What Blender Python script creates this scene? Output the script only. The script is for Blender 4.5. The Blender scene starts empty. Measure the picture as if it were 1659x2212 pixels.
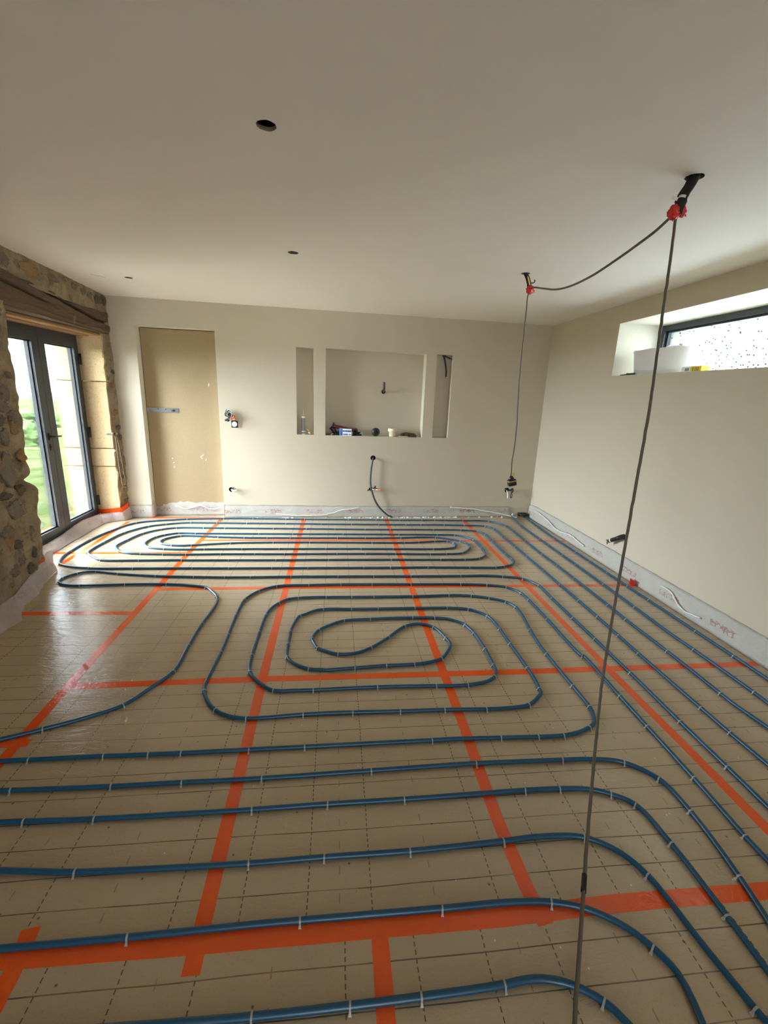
import bpy, bmesh, math, random
from mathutils import Vector, Matrix, noise
R = math.radians
sc = bpy.context.scene
col = sc.collection

# ------------------------------------------------------------------ camera
H = 1.5806                        # eye height; ceiling at 2.50 m
F_PX, PITCH, YAW, ROLL = 958.87, 0.2591, 0.1136, 0.0396
cam_d = bpy.data.cameras.new('camera')
cam_d.sensor_fit = 'VERTICAL'; cam_d.sensor_height = 24.0
cam_d.lens = F_PX / 2212.0 * 24.0
cam_d.clip_start = 0.02
cam = bpy.data.objects.new('camera', cam_d); col.objects.link(cam)
fw = Vector((math.sin(YAW)*math.cos(PITCH), math.cos(YAW)*math.cos(PITCH), -math.sin(PITCH)))
rt = Vector((math.cos(YAW), -math.sin(YAW), 0)); up = rt.cross(fw)
r2 = rt*math.cos(ROLL) + up*math.sin(ROLL); u2 = -rt*math.sin(ROLL) + up*math.cos(ROLL)
M = Matrix((r2, u2, -fw)).transposed().to_4x4(); M.translation = Vector((0, 0, H))
cam.matrix_world = M
sc.camera = cam

# ------------------------------------------------------------------ light: overcast sky through door, window and an added rear opening
sc.view_settings.view_transform = 'Standard'; sc.view_settings.look = 'None'
sc.view_settings.gamma = 1.0; sc.view_settings.use_curve_mapping = False
sc.view_settings.exposure = 4.6
sc.cycles.use_denoising = True
sc.cycles.max_bounces = 14; sc.cycles.diffuse_bounces = 8; sc.cycles.glossy_bounces = 4
sc.cycles.transparent_max_bounces = 12; sc.cycles.transmission_bounces = 6
sc.cycles.sample_clamp_indirect = 6.0
sc.cycles.caustics_reflective = False; sc.cycles.caustics_refractive = False

world = bpy.data.worlds.new('overcast_sky'); sc.world = world; world.use_nodes = True
wt = world.node_tree; wt.nodes.clear()
w_out = wt.nodes.new('ShaderNodeOutputWorld'); w_bg = wt.nodes.new('ShaderNodeBackground')
w_tc = wt.nodes.new('ShaderNodeTexCoord'); w_sep = wt.nodes.new('ShaderNodeSeparateXYZ')
w_rng = wt.nodes.new('ShaderNodeMapRange'); w_ramp = wt.nodes.new('ShaderNodeValToRGB')
w_rng.inputs[1].default_value = -0.05; w_rng.inputs[2].default_value = 0.9
w_ramp.color_ramp.elements[0].color = (0.80, 0.91, 1.0, 1); w_ramp.color_ramp.elements[1].color = (0.86, 0.94, 1.0, 1)
GLOW = Vector((-.94, -.16, .26)).normalized()      # sky lobe added to the left of the room to brighten the interior
w_dot = wt.nodes.new('ShaderNodeVectorMath'); w_dot.operation = 'DOT_PRODUCT'; w_dot.inputs[1].default_value = GLOW
w_str = wt.nodes.new('ShaderNodeMapRange'); w_str.interpolation_type = 'SMOOTHSTEP'
w_str.inputs[1].default_value = 0.55; w_str.inputs[2].default_value = 1.0; w_str.inputs[3].default_value = 1.0; w_str.inputs[4].default_value = 3.2
wt.links.new(w_tc.outputs['Generated'], w_dot.inputs[0]); wt.links.new(w_dot.outputs['Value'], w_str.inputs[0]); 
w_zen = wt.nodes.new('ShaderNodeMapRange'); w_zen.interpolation_type = 'SMOOTHSTEP'      # an overcast sky is brightest overhead
w_zen.inputs[1].default_value = 0.35; w_zen.inputs[2].default_value = 1.0; w_zen.inputs[3].default_value = 1.0; w_zen.inputs[4].default_value = 3.0
w_mul = wt.nodes.new('ShaderNodeMath'); w_mul.operation = 'MULTIPLY'
wt.links.new(w_sep.outputs[2], w_zen.inputs[0]); wt.links.new(w_str.outputs[0], w_mul.inputs[0]); wt.links.new(w_zen.outputs[0], w_mul.inputs[1]); wt.links.new(w_mul.outputs[0], w_bg.inputs[1])
wt.links.new(w_tc.outputs['Generated'], w_sep.inputs[0]); wt.links.new(w_sep.outputs[2], w_rng.inputs[0])
wt.links.new(w_rng.outputs[0], w_ramp.inputs[0]); wt.links.new(w_ramp.outputs[0], w_bg.inputs[0])
wt.links.new(w_bg.outputs[0], w_out.inputs[0])

def portal(name, loc, rot, sx, sy):
    d = bpy.data.lights.new(name, 'AREA'); d.shape = 'RECTANGLE'; d.size = sx; d.size_y = sy
    d.cycles.is_portal = True
    o = bpy.data.objects.new(name, d); o.location = loc; o.rotation_euler = rot; col.objects.link(o)
portal('daylight_portal_door', (-3.0, 4.72, 1.08), (0, R(-90), 0), 2.1, 1.45)
portal('daylight_portal_window', (3.32, 3.18, 2.09), (0, R(90), 0), 0.55, 2.4)
portal('fill_portal_rear', (0.35, -5.05, 1.05), (R(90), 0, 0), 0.9, 2.1)  # portal of the added opening behind the camera

# ------------------------------------------------------------------ helpers
rng = random.Random(7)
def srgb(r, g, b):
    f = lambda c: (c/255/12.92) if c/255 <= .04045 else ((c/255+.055)/1.055)**2.4
    return (f(r), f(g), f(b), 1)
class NT:
    """small node-tree writer"""
    def __init__(s, name):
        s.m = bpy.data.materials.new(name); s.m.use_nodes = True; s.t = s.m.node_tree
        s.t.nodes.clear(); s.out = s.t.nodes.new('ShaderNodeOutputMaterial')
        s.p = s.t.nodes.new('ShaderNodeBsdfPrincipled'); s.t.links.new(s.p.outputs[0], s.out.inputs[0])
        s.tc = s.t.nodes.new('ShaderNodeTexCoord')
    def lk(s, a, b): s.t.links.new(a, b)
    def put(s, v, sock):
        if isinstance(v, bpy.types.NodeSocket): s.lk(v, sock)
        else: sock.default_value = v
    def math(s, op, a, b=None, c=None, clamp=False):
        n = s.t.nodes.new('ShaderNodeMath'); n.operation = op; n.use_clamp = clamp
        for i, v in enumerate((a, b, c)):
            if v is not None: s.put(v, n.inputs[i])
        return n.outputs[0]
    def mapping(s, src, scale=(1, 1, 1), rot=(0, 0, 0), loc=(0, 0, 0)):
        n = s.t.nodes.new('ShaderNodeMapping'); s.lk(src, n.inputs[0])
        n.inputs['Scale'].default_value = scale; n.inputs['Rotation'].default_value = rot; n.inputs['Location'].default_value = loc
        return n.outputs[0]
    def noise(s, scale, detail=3, rough=.55, src=None, dist=0):
        n = s.t.nodes.new('ShaderNodeTexNoise'); n.inputs['Scale'].default_value = scale
        n.inputs['Detail'].default_value = detail; n.inputs['Roughness'].default_value = rough; n.inputs['Distortion'].default_value = dist
        s.lk(src or s.tc.outputs['Object'], n.inputs['Vector']); return n.outputs[0]
    def voro(s, scale, src=None, feature='F1', out=0, dims='3D'):
        n = s.t.nodes.new('ShaderNodeTexVoronoi'); n.feature = feature; n.voronoi_dimensions = dims; n.inputs['Scale'].default_value = scale
        s.lk(src or s.tc.outputs['Object'], n.inputs['Vector']); return n.outputs[out]
    def step(s, v, lo, hi):
        n = s.t.nodes.new('ShaderNodeMapRange'); n.interpolation_type = 'SMOOTHSTEP'
        s.lk(v, n.inputs[0]); n.inputs[1].default_value = lo; n.inputs[2].default_value = hi; return n.outputs[0]
    def mix(s, f, a, b):
        n = s.t.nodes.new('ShaderNodeMix'); n.data_type = 'RGBA'
        s.put(f, n.inputs[0]); s.put(a, n.inputs[6]); s.put(b, n.inputs[7]); return n.outputs[2]
    def sep(s, v):
        n = s.t.nodes.new('ShaderNodeSeparateXYZ'); s.lk(v, n.inputs[0]); return n.outputs
    def bump(s, hgt, strength=.3, dist=.01):
        n = s.t.nodes.new('ShaderNodeBump'); n.inputs['Strength'].default_value = strength; n.inputs['Distance'].default_value = dist
        s.lk(hgt, n.inputs['Height']); s.lk(n.outputs[0], s.p.inputs['Normal'])
    def set(s, color=None, rough=None, metal=None, spec=None, **k):
        if color is not None: s.put(color, s.p.inputs['Base Color'])
        if rough is not None: s.put(rough, s.p.inputs['Roughness'])
        if metal is not None: s.p.inputs['Metallic'].default_value = metal
        if spec is not None: s.p.inputs['Specular IOR Level'].default_value = spec
        for a, v in k.items(): s.put(v, s.p.inputs[a.replace('_', ' ')])
        return s.m
def plain(name, rgb, rough=.5, metal=0, var=.06, scale=40, bump=0, spec=.5, **k):
    n = NT(name); c = srgb(*rgb); d = tuple(x*(1-var*2.2) for x in c[:3]) + (1,)
    f = n.noise(scale, 3)
    if bump: n.bump(f, bump, .004)
    return n.set(n.mix(f, d, tuple(min(1, x*(1+var)) for x in c[:3]) + (1,)), rough, metal, spec, **k)

def link(name, bm, mat, parent=None, origin=None, smooth=True):
    """one mesh object; verts are given in world metres"""
    if parent is not None: org = Vector(parent.get('_o', (0, 0, 0)))
    elif origin is not None: org = Vector(origin)
    else:
        xs = [v.co for v in bm.verts]
        org = Vector((sum((min(c[i] for c in xs), max(c[i] for c in xs)))/2 if i < 2 else min(c[2] for c in xs) for i in range(3)))
    for v in bm.verts: v.co -= org
    me = bpy.data.meshes.new(name); bm.to_mesh(me); bm.free()
    for m in (mat if isinstance(mat, (list, tuple)) else [mat]): me.materials.append(m)
    if smooth:
        for p in me.polygons: p.use_smooth = True
    o = bpy.data.objects.new(name, me); col.objects.link(o)
    if parent is not None: o.parent = parent; o['_o'] = tuple(org)
    else: o.location = org; o['_o'] = tuple(org)
    return o
def auto_smooth(o, ang=35):
    me = o.data; me.set_sharp_from_angle(angle=R(ang))
def tag(o, label=None, cat=None, group=None, kind=None):
    for k, v in (('label', label), ('category', cat), ('group', group), ('kind', kind)):
        if v: o[k] = v
    return o
def empty(name, loc, label, cat, group=None, kind=None):
    o = bpy.data.objects.new(name, None); o.empty_display_size = .05; o.location = loc; o['_o'] = tuple(loc); col.objects.link(o)
    return tag(o, label, cat, group, kind)
def bm_new(): return bmesh.new()
def box(bm, x0, x1, y0, y1, z0, z1, mi=0, fn=None):
    c = [(x, y, z) for x in (x0, x1) for y in (y0, y1) for z in (z0, z1)]
    v = [bm.verts.new(fn(*p) if fn else p) for p in c]
    for f in ((0, 1, 3, 2), (4, 6, 7, 5), (0, 4, 5, 1), (2, 3, 7, 6), (0, 2, 6, 4), (1, 5, 7, 3)):
        bm.faces.new([v[i] for i in f]).material_index = mi
    return v
def rbox(bm, x0, x1, y0, y1, z0, z1, bev=.004, mi=0, seg=2, mat4=None):
    b = bmesh.new(); box(b, x0, x1, y0, y1, z0, z1, mi)
    bmesh.ops.bevel(b, geom=b.edges[:], offset=bev, segments=seg, profile=.5, affect='EDGES')
    if mat4 is not None: b.transform(mat4)
    add(bm, b)
def add(bm, b):
    me = bpy.data.meshes.new('tmp'); b.to_mesh(me); b.free(); bm.from_mesh(me); bpy.data.meshes.remove(me)
def catmull(P, step=.02):
    P = [Vector(p) for p in P]; out = []
    Q = [P[0]*2-P[1]] + P + [P[-1]*2-P[-2]]
    for i in range(1, len(Q)-2):
        p0, p1, p2, p3 = Q[i-1:i+3]
        t0 = 0; t1 = t0+max((p1-p0).length, 1e-5)**.5; t2 = t1+max((p2-p1).length, 1e-5)**.5; t3 = t2+max((p3-p2).length, 1e-5)**.5
        n = max(1, int((p2-p1).length/step))
        for k in range(n):
            t = t1+(t2-t1)*k/n
            a1 = p0*((t1-t)/(t1-t0))+p1*((t-t0)/(t1-t0)); a2 = p1*((t2-t)/(t2-t1))+p2*((t-t1)/(t2-t1)); a3 = p2*((t3-t)/(t3-t2))+p3*((t-t2)/(t3-t2))
            b1 = a1*((t2-t)/(t2-t0))+a2*((t-t0)/(t2-t0)); b2 = a2*((t3-t)/(t3-t1))+a3*((t-t1)/(t3-t1))
            out.append(b1*((t2-t)/(t2-t1))+b2*((t-t1)/(t2-t1)))
    out.append(P[-1]); return out
def tube(bm, pts, r, seg=10, mi=0, flat=None):
    """swept tube with caps; r a number or a list"""
    pts = [Vector(p) for p in pts]; n = len(pts); rings = []; N = None
    for i, p in enumerate(pts):
        T = (pts[min(i+1, n-1)]-pts[max(i-1, 0)]).normalized()
        if N is None:
            N = Vector((0, 0, 1)) if abs(T.z) < .9 else Vector((1, 0, 0))
        N = (N-T*N.dot(T)).normalized(); B = T.cross(N)
        rr = r[i] if isinstance(r, (list, tuple)) else r
        rings.append([bm.verts.new(p+(N*math.cos(a)+B*math.sin(a))*rr) for a in (2*math.pi*k/seg for k in range(seg))])
    for a, b in zip(rings, rings[1:]):
        for k in range(seg): bm.faces.new((a[k], a[(k+1) % seg], b[(k+1) % seg], b[k])).material_index = mi
    bm.faces.new(rings[0][::-1]).material_index = mi; bm.faces.new(rings[-1]).material_index = mi
def lathe(bm, prof, seg=24, axis='Z', at=(0, 0, 0), mi=0, sx=1, sy=1, cap=True):
    """prof: (radius, height) pairs"""
    at = Vector(at); rings = []
    def pt(a, r, h):
        c, s = math.cos(a)*r*sx, math.sin(a)*r*sy
        return at+{'Z': Vector((c, s, h)), 'Y': Vector((c, h, s)), 'X': Vector((h, c, s))}[axis]
    for r, h in prof: rings.append([bm.verts.new(pt(2*math.pi*k/seg, r, h)) for k in range(seg)])
    for a, b in zip(rings, rings[1:]):
        for k in range(seg): bm.faces.new((a[k], a[(k+1) % seg], b[(k+1) % seg], b[k])).material_index = mi
    if cap:
        bm.faces.new(rings[0][::-1]).material_index = mi; bm.faces.new(rings[-1]).material_index = mi
def grid(bm, fn, nu, nv, mi=0, uv=None, u01=(0, 1), v01=(0, 1)):
    """fn(u, v) -> point; optional uv function"""
    V = [[bm.verts.new(fn(u01[0]+(u01[1]-u01[0])*i/nu, v01[0]+(v01[1]-v01[0])*j/nv)) for j in range(nv+1)] for i in range(nu+1)]
    L = bm.loops.layers.uv.verify() if uv else None
    for i in range(nu):
        for j in range(nv):
            f = bm.faces.new((V[i][j], V[i+1][j], V[i+1][j+1], V[i][j+1])); f.material_index = mi
            if uv:
                for l, (a, b) in zip(f.loops, ((i, j), (i+1, j), (i+1, j+1), (i, j+1))): l[L].uv = uv(a/nu, b/nv)
    return V
def polyline(P):
    P = [Vector(p) for p in P]; d = [0]
    for a, b in zip(P, P[1:]): d.append(d[-1]+(b-a).length)
    def at(t):
        s = t*d[-1]
        for i in range(len(P)-1):
            if s <= d[i+1] or i == len(P)-2: return P[i].lerp(P[i+1], (s-d[i])/(d[i+1]-d[i]))
    return at, d[-1]
def smooth_step(a, b, x):
    t = min(1, max(0, (x-a)/(b-a))); return t*t*(3-2*t)
def nz(x, y, z=0): return noise.noise(Vector((x, y, z)))
def holed(bm, outer, holes, P, mi=0):
    """planar face with holes; P maps 2-D to 3-D; returns rim loops"""
    b = bmesh.new(); loops = []
    for lp in [outer]+holes:
        vs = [b.verts.new((x, y, 0)) for x, y in lp]
        for i in range(len(vs)): b.edges.new((vs[i], vs[(i+1) % len(vs)]))
    bmesh.ops.triangle_fill(b, use_beauty=True, use_dissolve=False, edges=b.edges[:])
    b.verts.index_update()
    vs = [bm.verts.new(P(v.co.x, v.co.y)) for v in b.verts]
    for f in b.faces: bm.faces.new([vs[v.index] for v in f.verts]).material_index = mi
    b.free()
def rim(bm, loop, P0, P1, mi=0, cap=False, capmi=None):
    a = [bm.verts.new(P0(x, y)) for x, y in loop]; c = [bm.verts.new(P1(x, y)) for x, y in loop]; n = len(loop)
    for i in range(n): bm.faces.new((a[i], a[(i+1) % n], c[(i+1) % n], c[i])).material_index = mi
    if cap: bm.faces.new(c).material_index = mi if capmi is None else capmi
def rect(x0, x1, y0, y1): return [(x0, y0), (x1, y0), (x1, y1), (x0, y1)]
def circ(x, y, r, n=28, wob=0): return [(x+(r+wob*math.sin(3*k+x*9))*math.cos(2*math.pi*k/n), y+(r+wob*math.cos(5*k+y*7))*math.sin(2*math.pi*k/n)) for k in range(n)]

# ------------------------------------------------------------------ materials
M = {}
def paint(name, rgb):
    n = NT(name); c = srgb(*rgb); f = n.noise(2.2, 4)
    n.bump(n.noise(220, 2), .06, .002)
    return n.set(n.mix(f, tuple(x*.96 for x in c[:3])+(1,), c), .62, spec=.3)
M['wall'] = paint('greige_wall_paint', (192, 182, 162))
M['ceil'] = paint('ceiling_paint', (228, 225, 217))
M['reveal'] = paint('lit_reveal_paint', (210, 206, 186))  # wall greige made lighter: light on the niche sides put into the colour
M['board_edge'] = plain('raw_board_edge', (128, 112, 90), .9)
M['void'] = plain('dark_cavity', (30, 27, 24), .9)

def floor_mat():
    n = NT('kraft_insulation_boards'); o = n.tc.outputs['Object']; x, y, z = n.sep(o)[:3]
    warp = n.math('MULTIPLY', n.math('SUBTRACT', n.noise(1.3, 2), .5), .02)
    yw = n.math('ADD', y, warp); wob = n.math('MULTIPLY', n.math('SUBTRACT', n.noise(9, 2), .5), .006)
    xw = n.math('ADD', x, wob)
    # solid cross lines every 0.1024 m
    t = n.math('DIVIDE', n.math('SUBTRACT', yw, .996), .1024)
    d = n.math('ABSOLUTE', n.math('SUBTRACT', t, n.math('ROUND', t)))
    solid = n.math('SUBTRACT', 1, n.step(d, .010, .024))
    fade = n.step(n.noise(5, 3), .3, .6)
    solid = n.math('MULTIPLY', solid, n.math('ADD', .55, n.math('MULTIPLY', fade, .45)))
    # dashed lines along the boards; the last row of boards is shifted
    near = n.math('LESS_THAN', y, .975)
    ph = n.math('ADD', -.385, n.math('MULTIPLY', near, .531))
    s = n.math('DIVIDE', n.math('SUBTRACT', xw, ph), .1032)
    ix = n.math('ROUND', s); k = n.math('FLOORED_MODULO', ix, 10)
    dx = n.math('ABSOLUTE', n.math('SUBTRACT', s, ix))
    on = n.math('SUBTRACT', 1, n.step(dx, .010, .025))
    def is_k(*ks):
        r = 0
        for q in ks: r = n.math('ADD', r, n.math('COMPARE', k, float(q), .3))
        return r
    def dash(period, duty): return n.math('LESS_THAN', n.math('FRACT', n.math('DIVIDE', y, period)), duty)
    dense = n.math('MULTIPLY', is_k(1, 3, 5, 9), dash(.0205, .62))
    sparse = n.math('MULTIPLY', is_k(4, 7), n.math('MULTIPLY', dash(.088, .32), .5))
    rare = n.math('MULTIPLY', is_k(2, 6, 8), n.math('MULTIPLY', dash(.33, .05), .15))
    dash_all = n.math('MULTIPLY', on, n.math('ADD', dense, n.math('ADD', sparse, rare)))
    line = n.math('MAXIMUM', solid, dash_all, clamp=True)
    base = n.mix(n.noise(3.2, 5, .6), srgb(176, 156, 128), srgb(192, 173, 145))
    base = n.mix(n.math('MULTIPLY', n.step(n.noise(160, 2), .55, .8), .35), base, srgb(140, 122, 96))
    dirt = n.step(n.noise(26, 6, .72), .66, .74)
    base = n.mix(n.math('MULTIPLY', dirt, .5), base, srgb(105, 86, 62))
    speck = n.math('SUBTRACT', 1, n.step(n.voro(7, None, 'F1', 0, '2D'), .015, .04))
    keep = n.math('GREATER_THAN', n.noise(7, 1), .56)
    base = n.mix(n.math('MULTIPLY', n.math('MULTIPLY', speck, keep), .75), base, srgb(62, 50, 38))
    wh = n.math('MULTIPLY', n.math('SUBTRACT', 1, n.step(n.voro(5.3, n.mapping(o, loc=(3, 5, 1)), 'F1', 0, '2D'), 0.008, .02)), n.math('GREATER_THAN', n.noise(5, 1), .55))
    base = n.mix(wh, base, srgb(225, 220, 205))
    c = n.mix(n.math('MULTIPLY', line, .84), base, srgb(58, 42, 27))
    wr = n.noise(16, 4, .6, n.mapping(o, (1.0, 2.6, 1), (0, 0, .5)), .8)
    n.bump(n.math('ADD', wr, n.math('MULTIPLY', line, -.5)), .17, .012)
    return n.set(c, n.math('ADD', .11, n.math('MULTIPLY', n.noise(4, 3), .16)), spec=.85)
M['floor'] = floor_mat()
M['pipe'] = plain('blue_barrier_pipe', (22, 79, 112), .38, var=.07, scale=6)
M['clip'] = plain('grey_clip_plastic', (164, 163, 156), .4, var=.05)
def tape_mat():
    n = NT('orange_red_adhesive_tape'); o = n.tc.outputs['Object']
    c = n.mix(n.noise(5, 4), srgb(236, 82, 20), srgb(246, 104, 30))
    n.bump(n.noise(30, 3, .6, n.mapping(o, (1, 1, 1)), 1.2), .25, .006)
    return n.set(c, .12, spec=.6)
M['tape'] = tape_mat()
M['redtape'] = plain('red_tape', (206, 44, 40), .4)
def foam_mat(name, base, marks=1.0):
    n = NT(name); uv = n.tc.outputs['UV']; u, v, _ = n.sep(uv)[:3]
    seg = n.math('LESS_THAN', n.math('FRACT', n.math('DIVIDE', n.math('ADD', u, n.math('MULTIPLY', v, .3)), .52)), .42)
    band = n.math('MULTIPLY', n.math('GREATER_THAN', v, .055), n.math('LESS_THAN', v, .105))
    ink = n.math('SUBTRACT', 1, n.step(n.voro(34, n.mapping(uv, (1, 1.2, 1)), 'DISTANCE_TO_EDGE'), .05, .11))
    worn = n.step(n.noise(14, 3, .6, uv), .36, .55)
    f = n.math('MULTIPLY', n.math('MULTIPLY', seg, band), n.math('MULTIPLY', ink, n.math('MULTIPLY', worn, .62*marks)))
    wr = n.noise(22, 4, .65, n.mapping(uv, (1, 2.2, 1)), 1.5)
    c = n.mix(n.noise(9, 3, .5, uv), base, tuple(x*.86 for x in base[:3])+(1,))
    n.bump(wr, .5, .012)
    return n.set(n.mix(f, c, srgb(184, 92, 88)), .33, spec=.5)
M['foam'] = foam_mat('white_edge_foam', srgb(236, 233, 226))
M['foam_pink'] = foam_mat('pinkish_edge_foam', srgb(232, 220, 216), .5)
def mortar_mat():
    n = NT('sandy_lime_mortar'); o = n.tc.outputs['Object']
    c = n.mix(n.step(n.noise(4.5, 5, .6), .35, .68), srgb(148, 130, 103), srgb(174, 156, 127))
    c = n.mix(n.math('MULTIPLY', n.step(n.noise(11, 5, .7), .5, .68), .75), c, srgb(108, 93, 73))
    c = n.mix(n.math('MULTIPLY', n.step(n.noise(48, 3), .6, .72), .5), c, srgb(92, 78, 62))
    n.bump(n.math('ADD', n.noise(38, 6, .7), n.noise(12, 5, .7)), .9, .03); return n.set(c, .92, spec=.15)
M['mortar'] = mortar_mat()
def rubble_mat(name, a, b):
    n = NT(name); c = n.mix(n.noise(14, 5, .65), srgb(*a), srgb(*b))
    c = n.mix(n.math('MULTIPLY', n.step(n.noise(60, 3), .55, .75), .5), c, srgb(60, 54, 48))
    n.bump(n.noise(30, 6, .7), .8, .02); return n.set(c, .85, spec=.25)
M['stone_grey'] = rubble_mat('grey_rubble_stone', (112, 103, 88), (136, 122, 101))
M['stone_dark'] = rubble_mat('dark_rubble_stone', (88, 78, 64), (120, 107, 88))
M['stone_rust'] = rubble_mat('rusty_rubble_stone', (138, 106, 70), (160, 128, 90))
M['stone_cut'] = (lambda n: (n.bump(n.math('ADD', n.noise(24, 6, .7), n.noise(110, 3)), .45, .012),
    n.set(n.mix(n.math('MULTIPLY', n.step(n.noise(70, 4), .56, .68), .55), n.mix(n.noise(3.5, 4), srgb(184, 158, 118), srgb(200, 175, 136)), srgb(140, 112, 74)), .9, spec=.2))[1])(NT('yellow_cut_stone'))
def timber(name, a, b, c0, axis=(14, 1.1, 14)):
    n = NT(name); o = n.mapping(n.tc.outputs['Object'], axis)
    c = n.mix(n.noise(2.2, 6, .65, o, 1.2), srgb(*a), srgb(*b))
    c = n.mix(n.math('MULTIPLY', n.step(n.noise(1.1, 5, .7, o, 2), .55, .66), .7), c, srgb(*c0))
    c = n.mix(n.math('MULTIPLY', n.step(n.noise(9, 4, .6), .62, .74), .35), c, srgb(160, 140, 112))
    n.bump(n.noise(3, 6, .7, o, 1), .6, .015); return n.set(c, .8, spec=.2)
M['beam'] = timber('weathered_dark_timber', (82, 66, 50), (112, 92, 72), (46, 35, 27))
M['batten'] = timber('pale_timber', (138, 106, 72), (164, 130, 92), (92, 66, 42))
M['anthracite'] = plain('anthracite_aluminium', (52, 58, 63), .32, var=.03, spec=.5)
M['black'] = plain('black_plastic', (26, 26, 27), .42)
M['blackrough'] = plain('matt_black', (24, 23, 22), .75)
M['gasket'] = plain('black_gasket', (22, 24, 28), .6)
M['white_pl'] = plain('white_plastic', (226, 224, 216), .4, var=.02)
M['cream'] = plain('cream_plastic', (222, 210, 182), .45, var=.03)
M['steel'] = plain('galvanised_steel', (176, 182, 184), .32, metal=.85, var=.06)
M['rust'] = plain('rusty_iron', (96, 78, 62), .85, metal=.2, var=.25, scale=60, bump=.5)
M['cable'] = plain('grey_black_rubber_cable', (98, 89, 75), .6, var=.1)
M['conduit'] = plain('dark_grey_conduit', (62, 62, 66), .45)
M['green'] = plain('green_plastic', (58, 96, 62), .45)
M['yellow'] = plain('yellow_label', (228, 196, 40), .5)
M['blue_card'] = plain('blue_card', (60, 104, 176), .55)
M['white_card'] = plain('white_card', (226, 230, 234), .55, var=.02)
M['maroon'] = plain('maroon_rubber', (112, 42, 52), .5)
M['brown'] = plain('brown_tool', (86, 66, 52), .6)
M['orange_pl'] = plain('orange_conduit', (214, 110, 60), .5)
M['copper'] = plain('bare_copper', (196, 140, 96), .35, metal=.6)
M['tan'] = plain('tan_wood', (196, 150, 96), .6)
def chip_mat():
    n = NT('chipboard'); o = n.tc.outputs['Object']
    c = n.mix(n.noise(120, 4, .7), srgb(146, 126, 96), srgb(180, 160, 127))
    c = n.mix(n.math('MULTIPLY', n.step(n.voro(90, None, 'F1', 0), .1, .5), .3), c, srgb(140, 118, 88))
    c = n.mix(n.math('MULTIPLY', n.step(n.noise(3, 5), .5, .72), .25), c, srgb(140, 122, 98))
    n.bump(n.noise(150, 3), .15, .003); return n.set(c, .75, spec=.25)
M['chip'] = chip_mat()
def glass_mat(name, dirt=False):
    n = NT(name); t = n.t
    tr = t.nodes.new('ShaderNodeBsdfTransparent'); tr.inputs[0].default_value = (.96, .97, .97, 1)
    gl = t.nodes.new('ShaderNodeBsdfGlossy'); gl.inputs['Roughness'].default_value = .02
    fr = t.nodes.new('ShaderNodeFresnel'); fr.inputs[0].default_value = 1.45
    mx = t.nodes.new('ShaderNodeMixShader'); n.lk(n.math('MULTIPLY', fr.outputs[0], .8), mx.inputs[0]); n.lk(tr.outputs[0], mx.inputs[1]); n.lk(gl.outputs[0], mx.inputs[2])
    last = mx.outputs[0]
    if dirt:
        o = n.tc.outputs['Object']; x, y, z = n.sep(o)[:3]
        cb = t.nodes.new('ShaderNodeCombineXYZ'); n.lk(y, cb.inputs[0]); n.lk(z, cb.inputs[1]); o = cb.outputs[0]
        low = n.math('SUBTRACT', 1, n.step(z, .12, .40))
        a = n.math('SUBTRACT', 1, n.step(n.voro(24, n.mapping(o, (1, .7, 1)), 'F1', 0, '2D'), .09, .16))
        spots = n.math('MULTIPLY', a, n.math('GREATER_THAN', n.math('ADD', n.noise(11, 2), n.math('MULTIPLY', low, .12)), .53))
        fine = n.math('MULTIPLY', n.step(n.noise(60, 5, .75), .57, .60), n.math('SUBTRACT', 1, n.step(z, .12, .24)))
        streak = n.math('MULTIPLY', n.step(n.noise(10, 3, .6, n.mapping(o, (3.5, .25, 1))), .66, .72), low)
        m = n.math('MAXIMUM', n.math('MAXIMUM', spots, fine), streak, clamp=True)
        df = t.nodes.new('ShaderNodeBsdfDiffuse'); df.inputs[0].default_value = srgb(120, 132, 120)
        m2 = t.nodes.new('ShaderNodeMixShader'); n.lk(m, m2.inputs[0]); n.lk(last, m2.inputs[1]); n.lk(df.outputs[0], m2.inputs[2]); last = m2.outputs[0]
    n.lk(last, n.out.inputs[0]); t.nodes.remove(n.p); return n.m
M['glass'] = glass_mat('clear_glass'); M['glass_dirty'] = glass_mat('rain_spattered_glass', True)
def grass_mat():
    n = NT('patchy_meadow'); 
    c = n.mix(n.step(n.noise(.9, 6, .7), .4, .62), srgb(58, 74, 34), srgb(84, 88, 58))
    c = n.mix(n.step(n.noise(1.7, 5, .7, n.mapping(n.tc.outputs['Object'], loc=(4, 2, 0))), .55, .66), c, srgb(104, 98, 80))
    n.bump(n.noise(20, 6, .8), 1, .05); return n.set(c, 1, spec=.05)
M['grass'] = grass_mat()
M['hedge'] = plain('hedge_leaves', (70, 96, 46), .9, var=.3, scale=9, bump=1)
M['hill'] = plain('distant_hill', (96, 110, 112), 1, var=.1, scale=.2)
M['render'] = plain('rough_cement_render', (168, 172, 158), .95, var=.14, scale=50, bump=.8)
M['tub'] = plain('white_polythene', (226, 224, 228), .45, var=.03, scale=5)

# ------------------------------------------------------------------ the room (metres; y runs to the back wall)
BD, BB = 5.6537, .0461            # back wall y = BD + BB*x
XR, XA = 2.7441, -.0047           # right wall x = XR + XA*y
CEIL = 2.5
def BW(x, z, d=0): return Vector((x, BD+BB*x+d, z))
def RW(y, z, d=0): return Vector((XR+XA*y+d, y, z))
def LX(y): return -2.38-.069*(max(y, 0)-3.8)   # inner face of the stone wall
Y0 = -5.0                          # wall behind the camera
def setting(name, bm, mat, label, cat, smooth=False, origin=(0, 0, 0)):
    o = link(name, bm, mat, None, origin, smooth); return tag(o, label, cat, None, 'structure')

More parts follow.
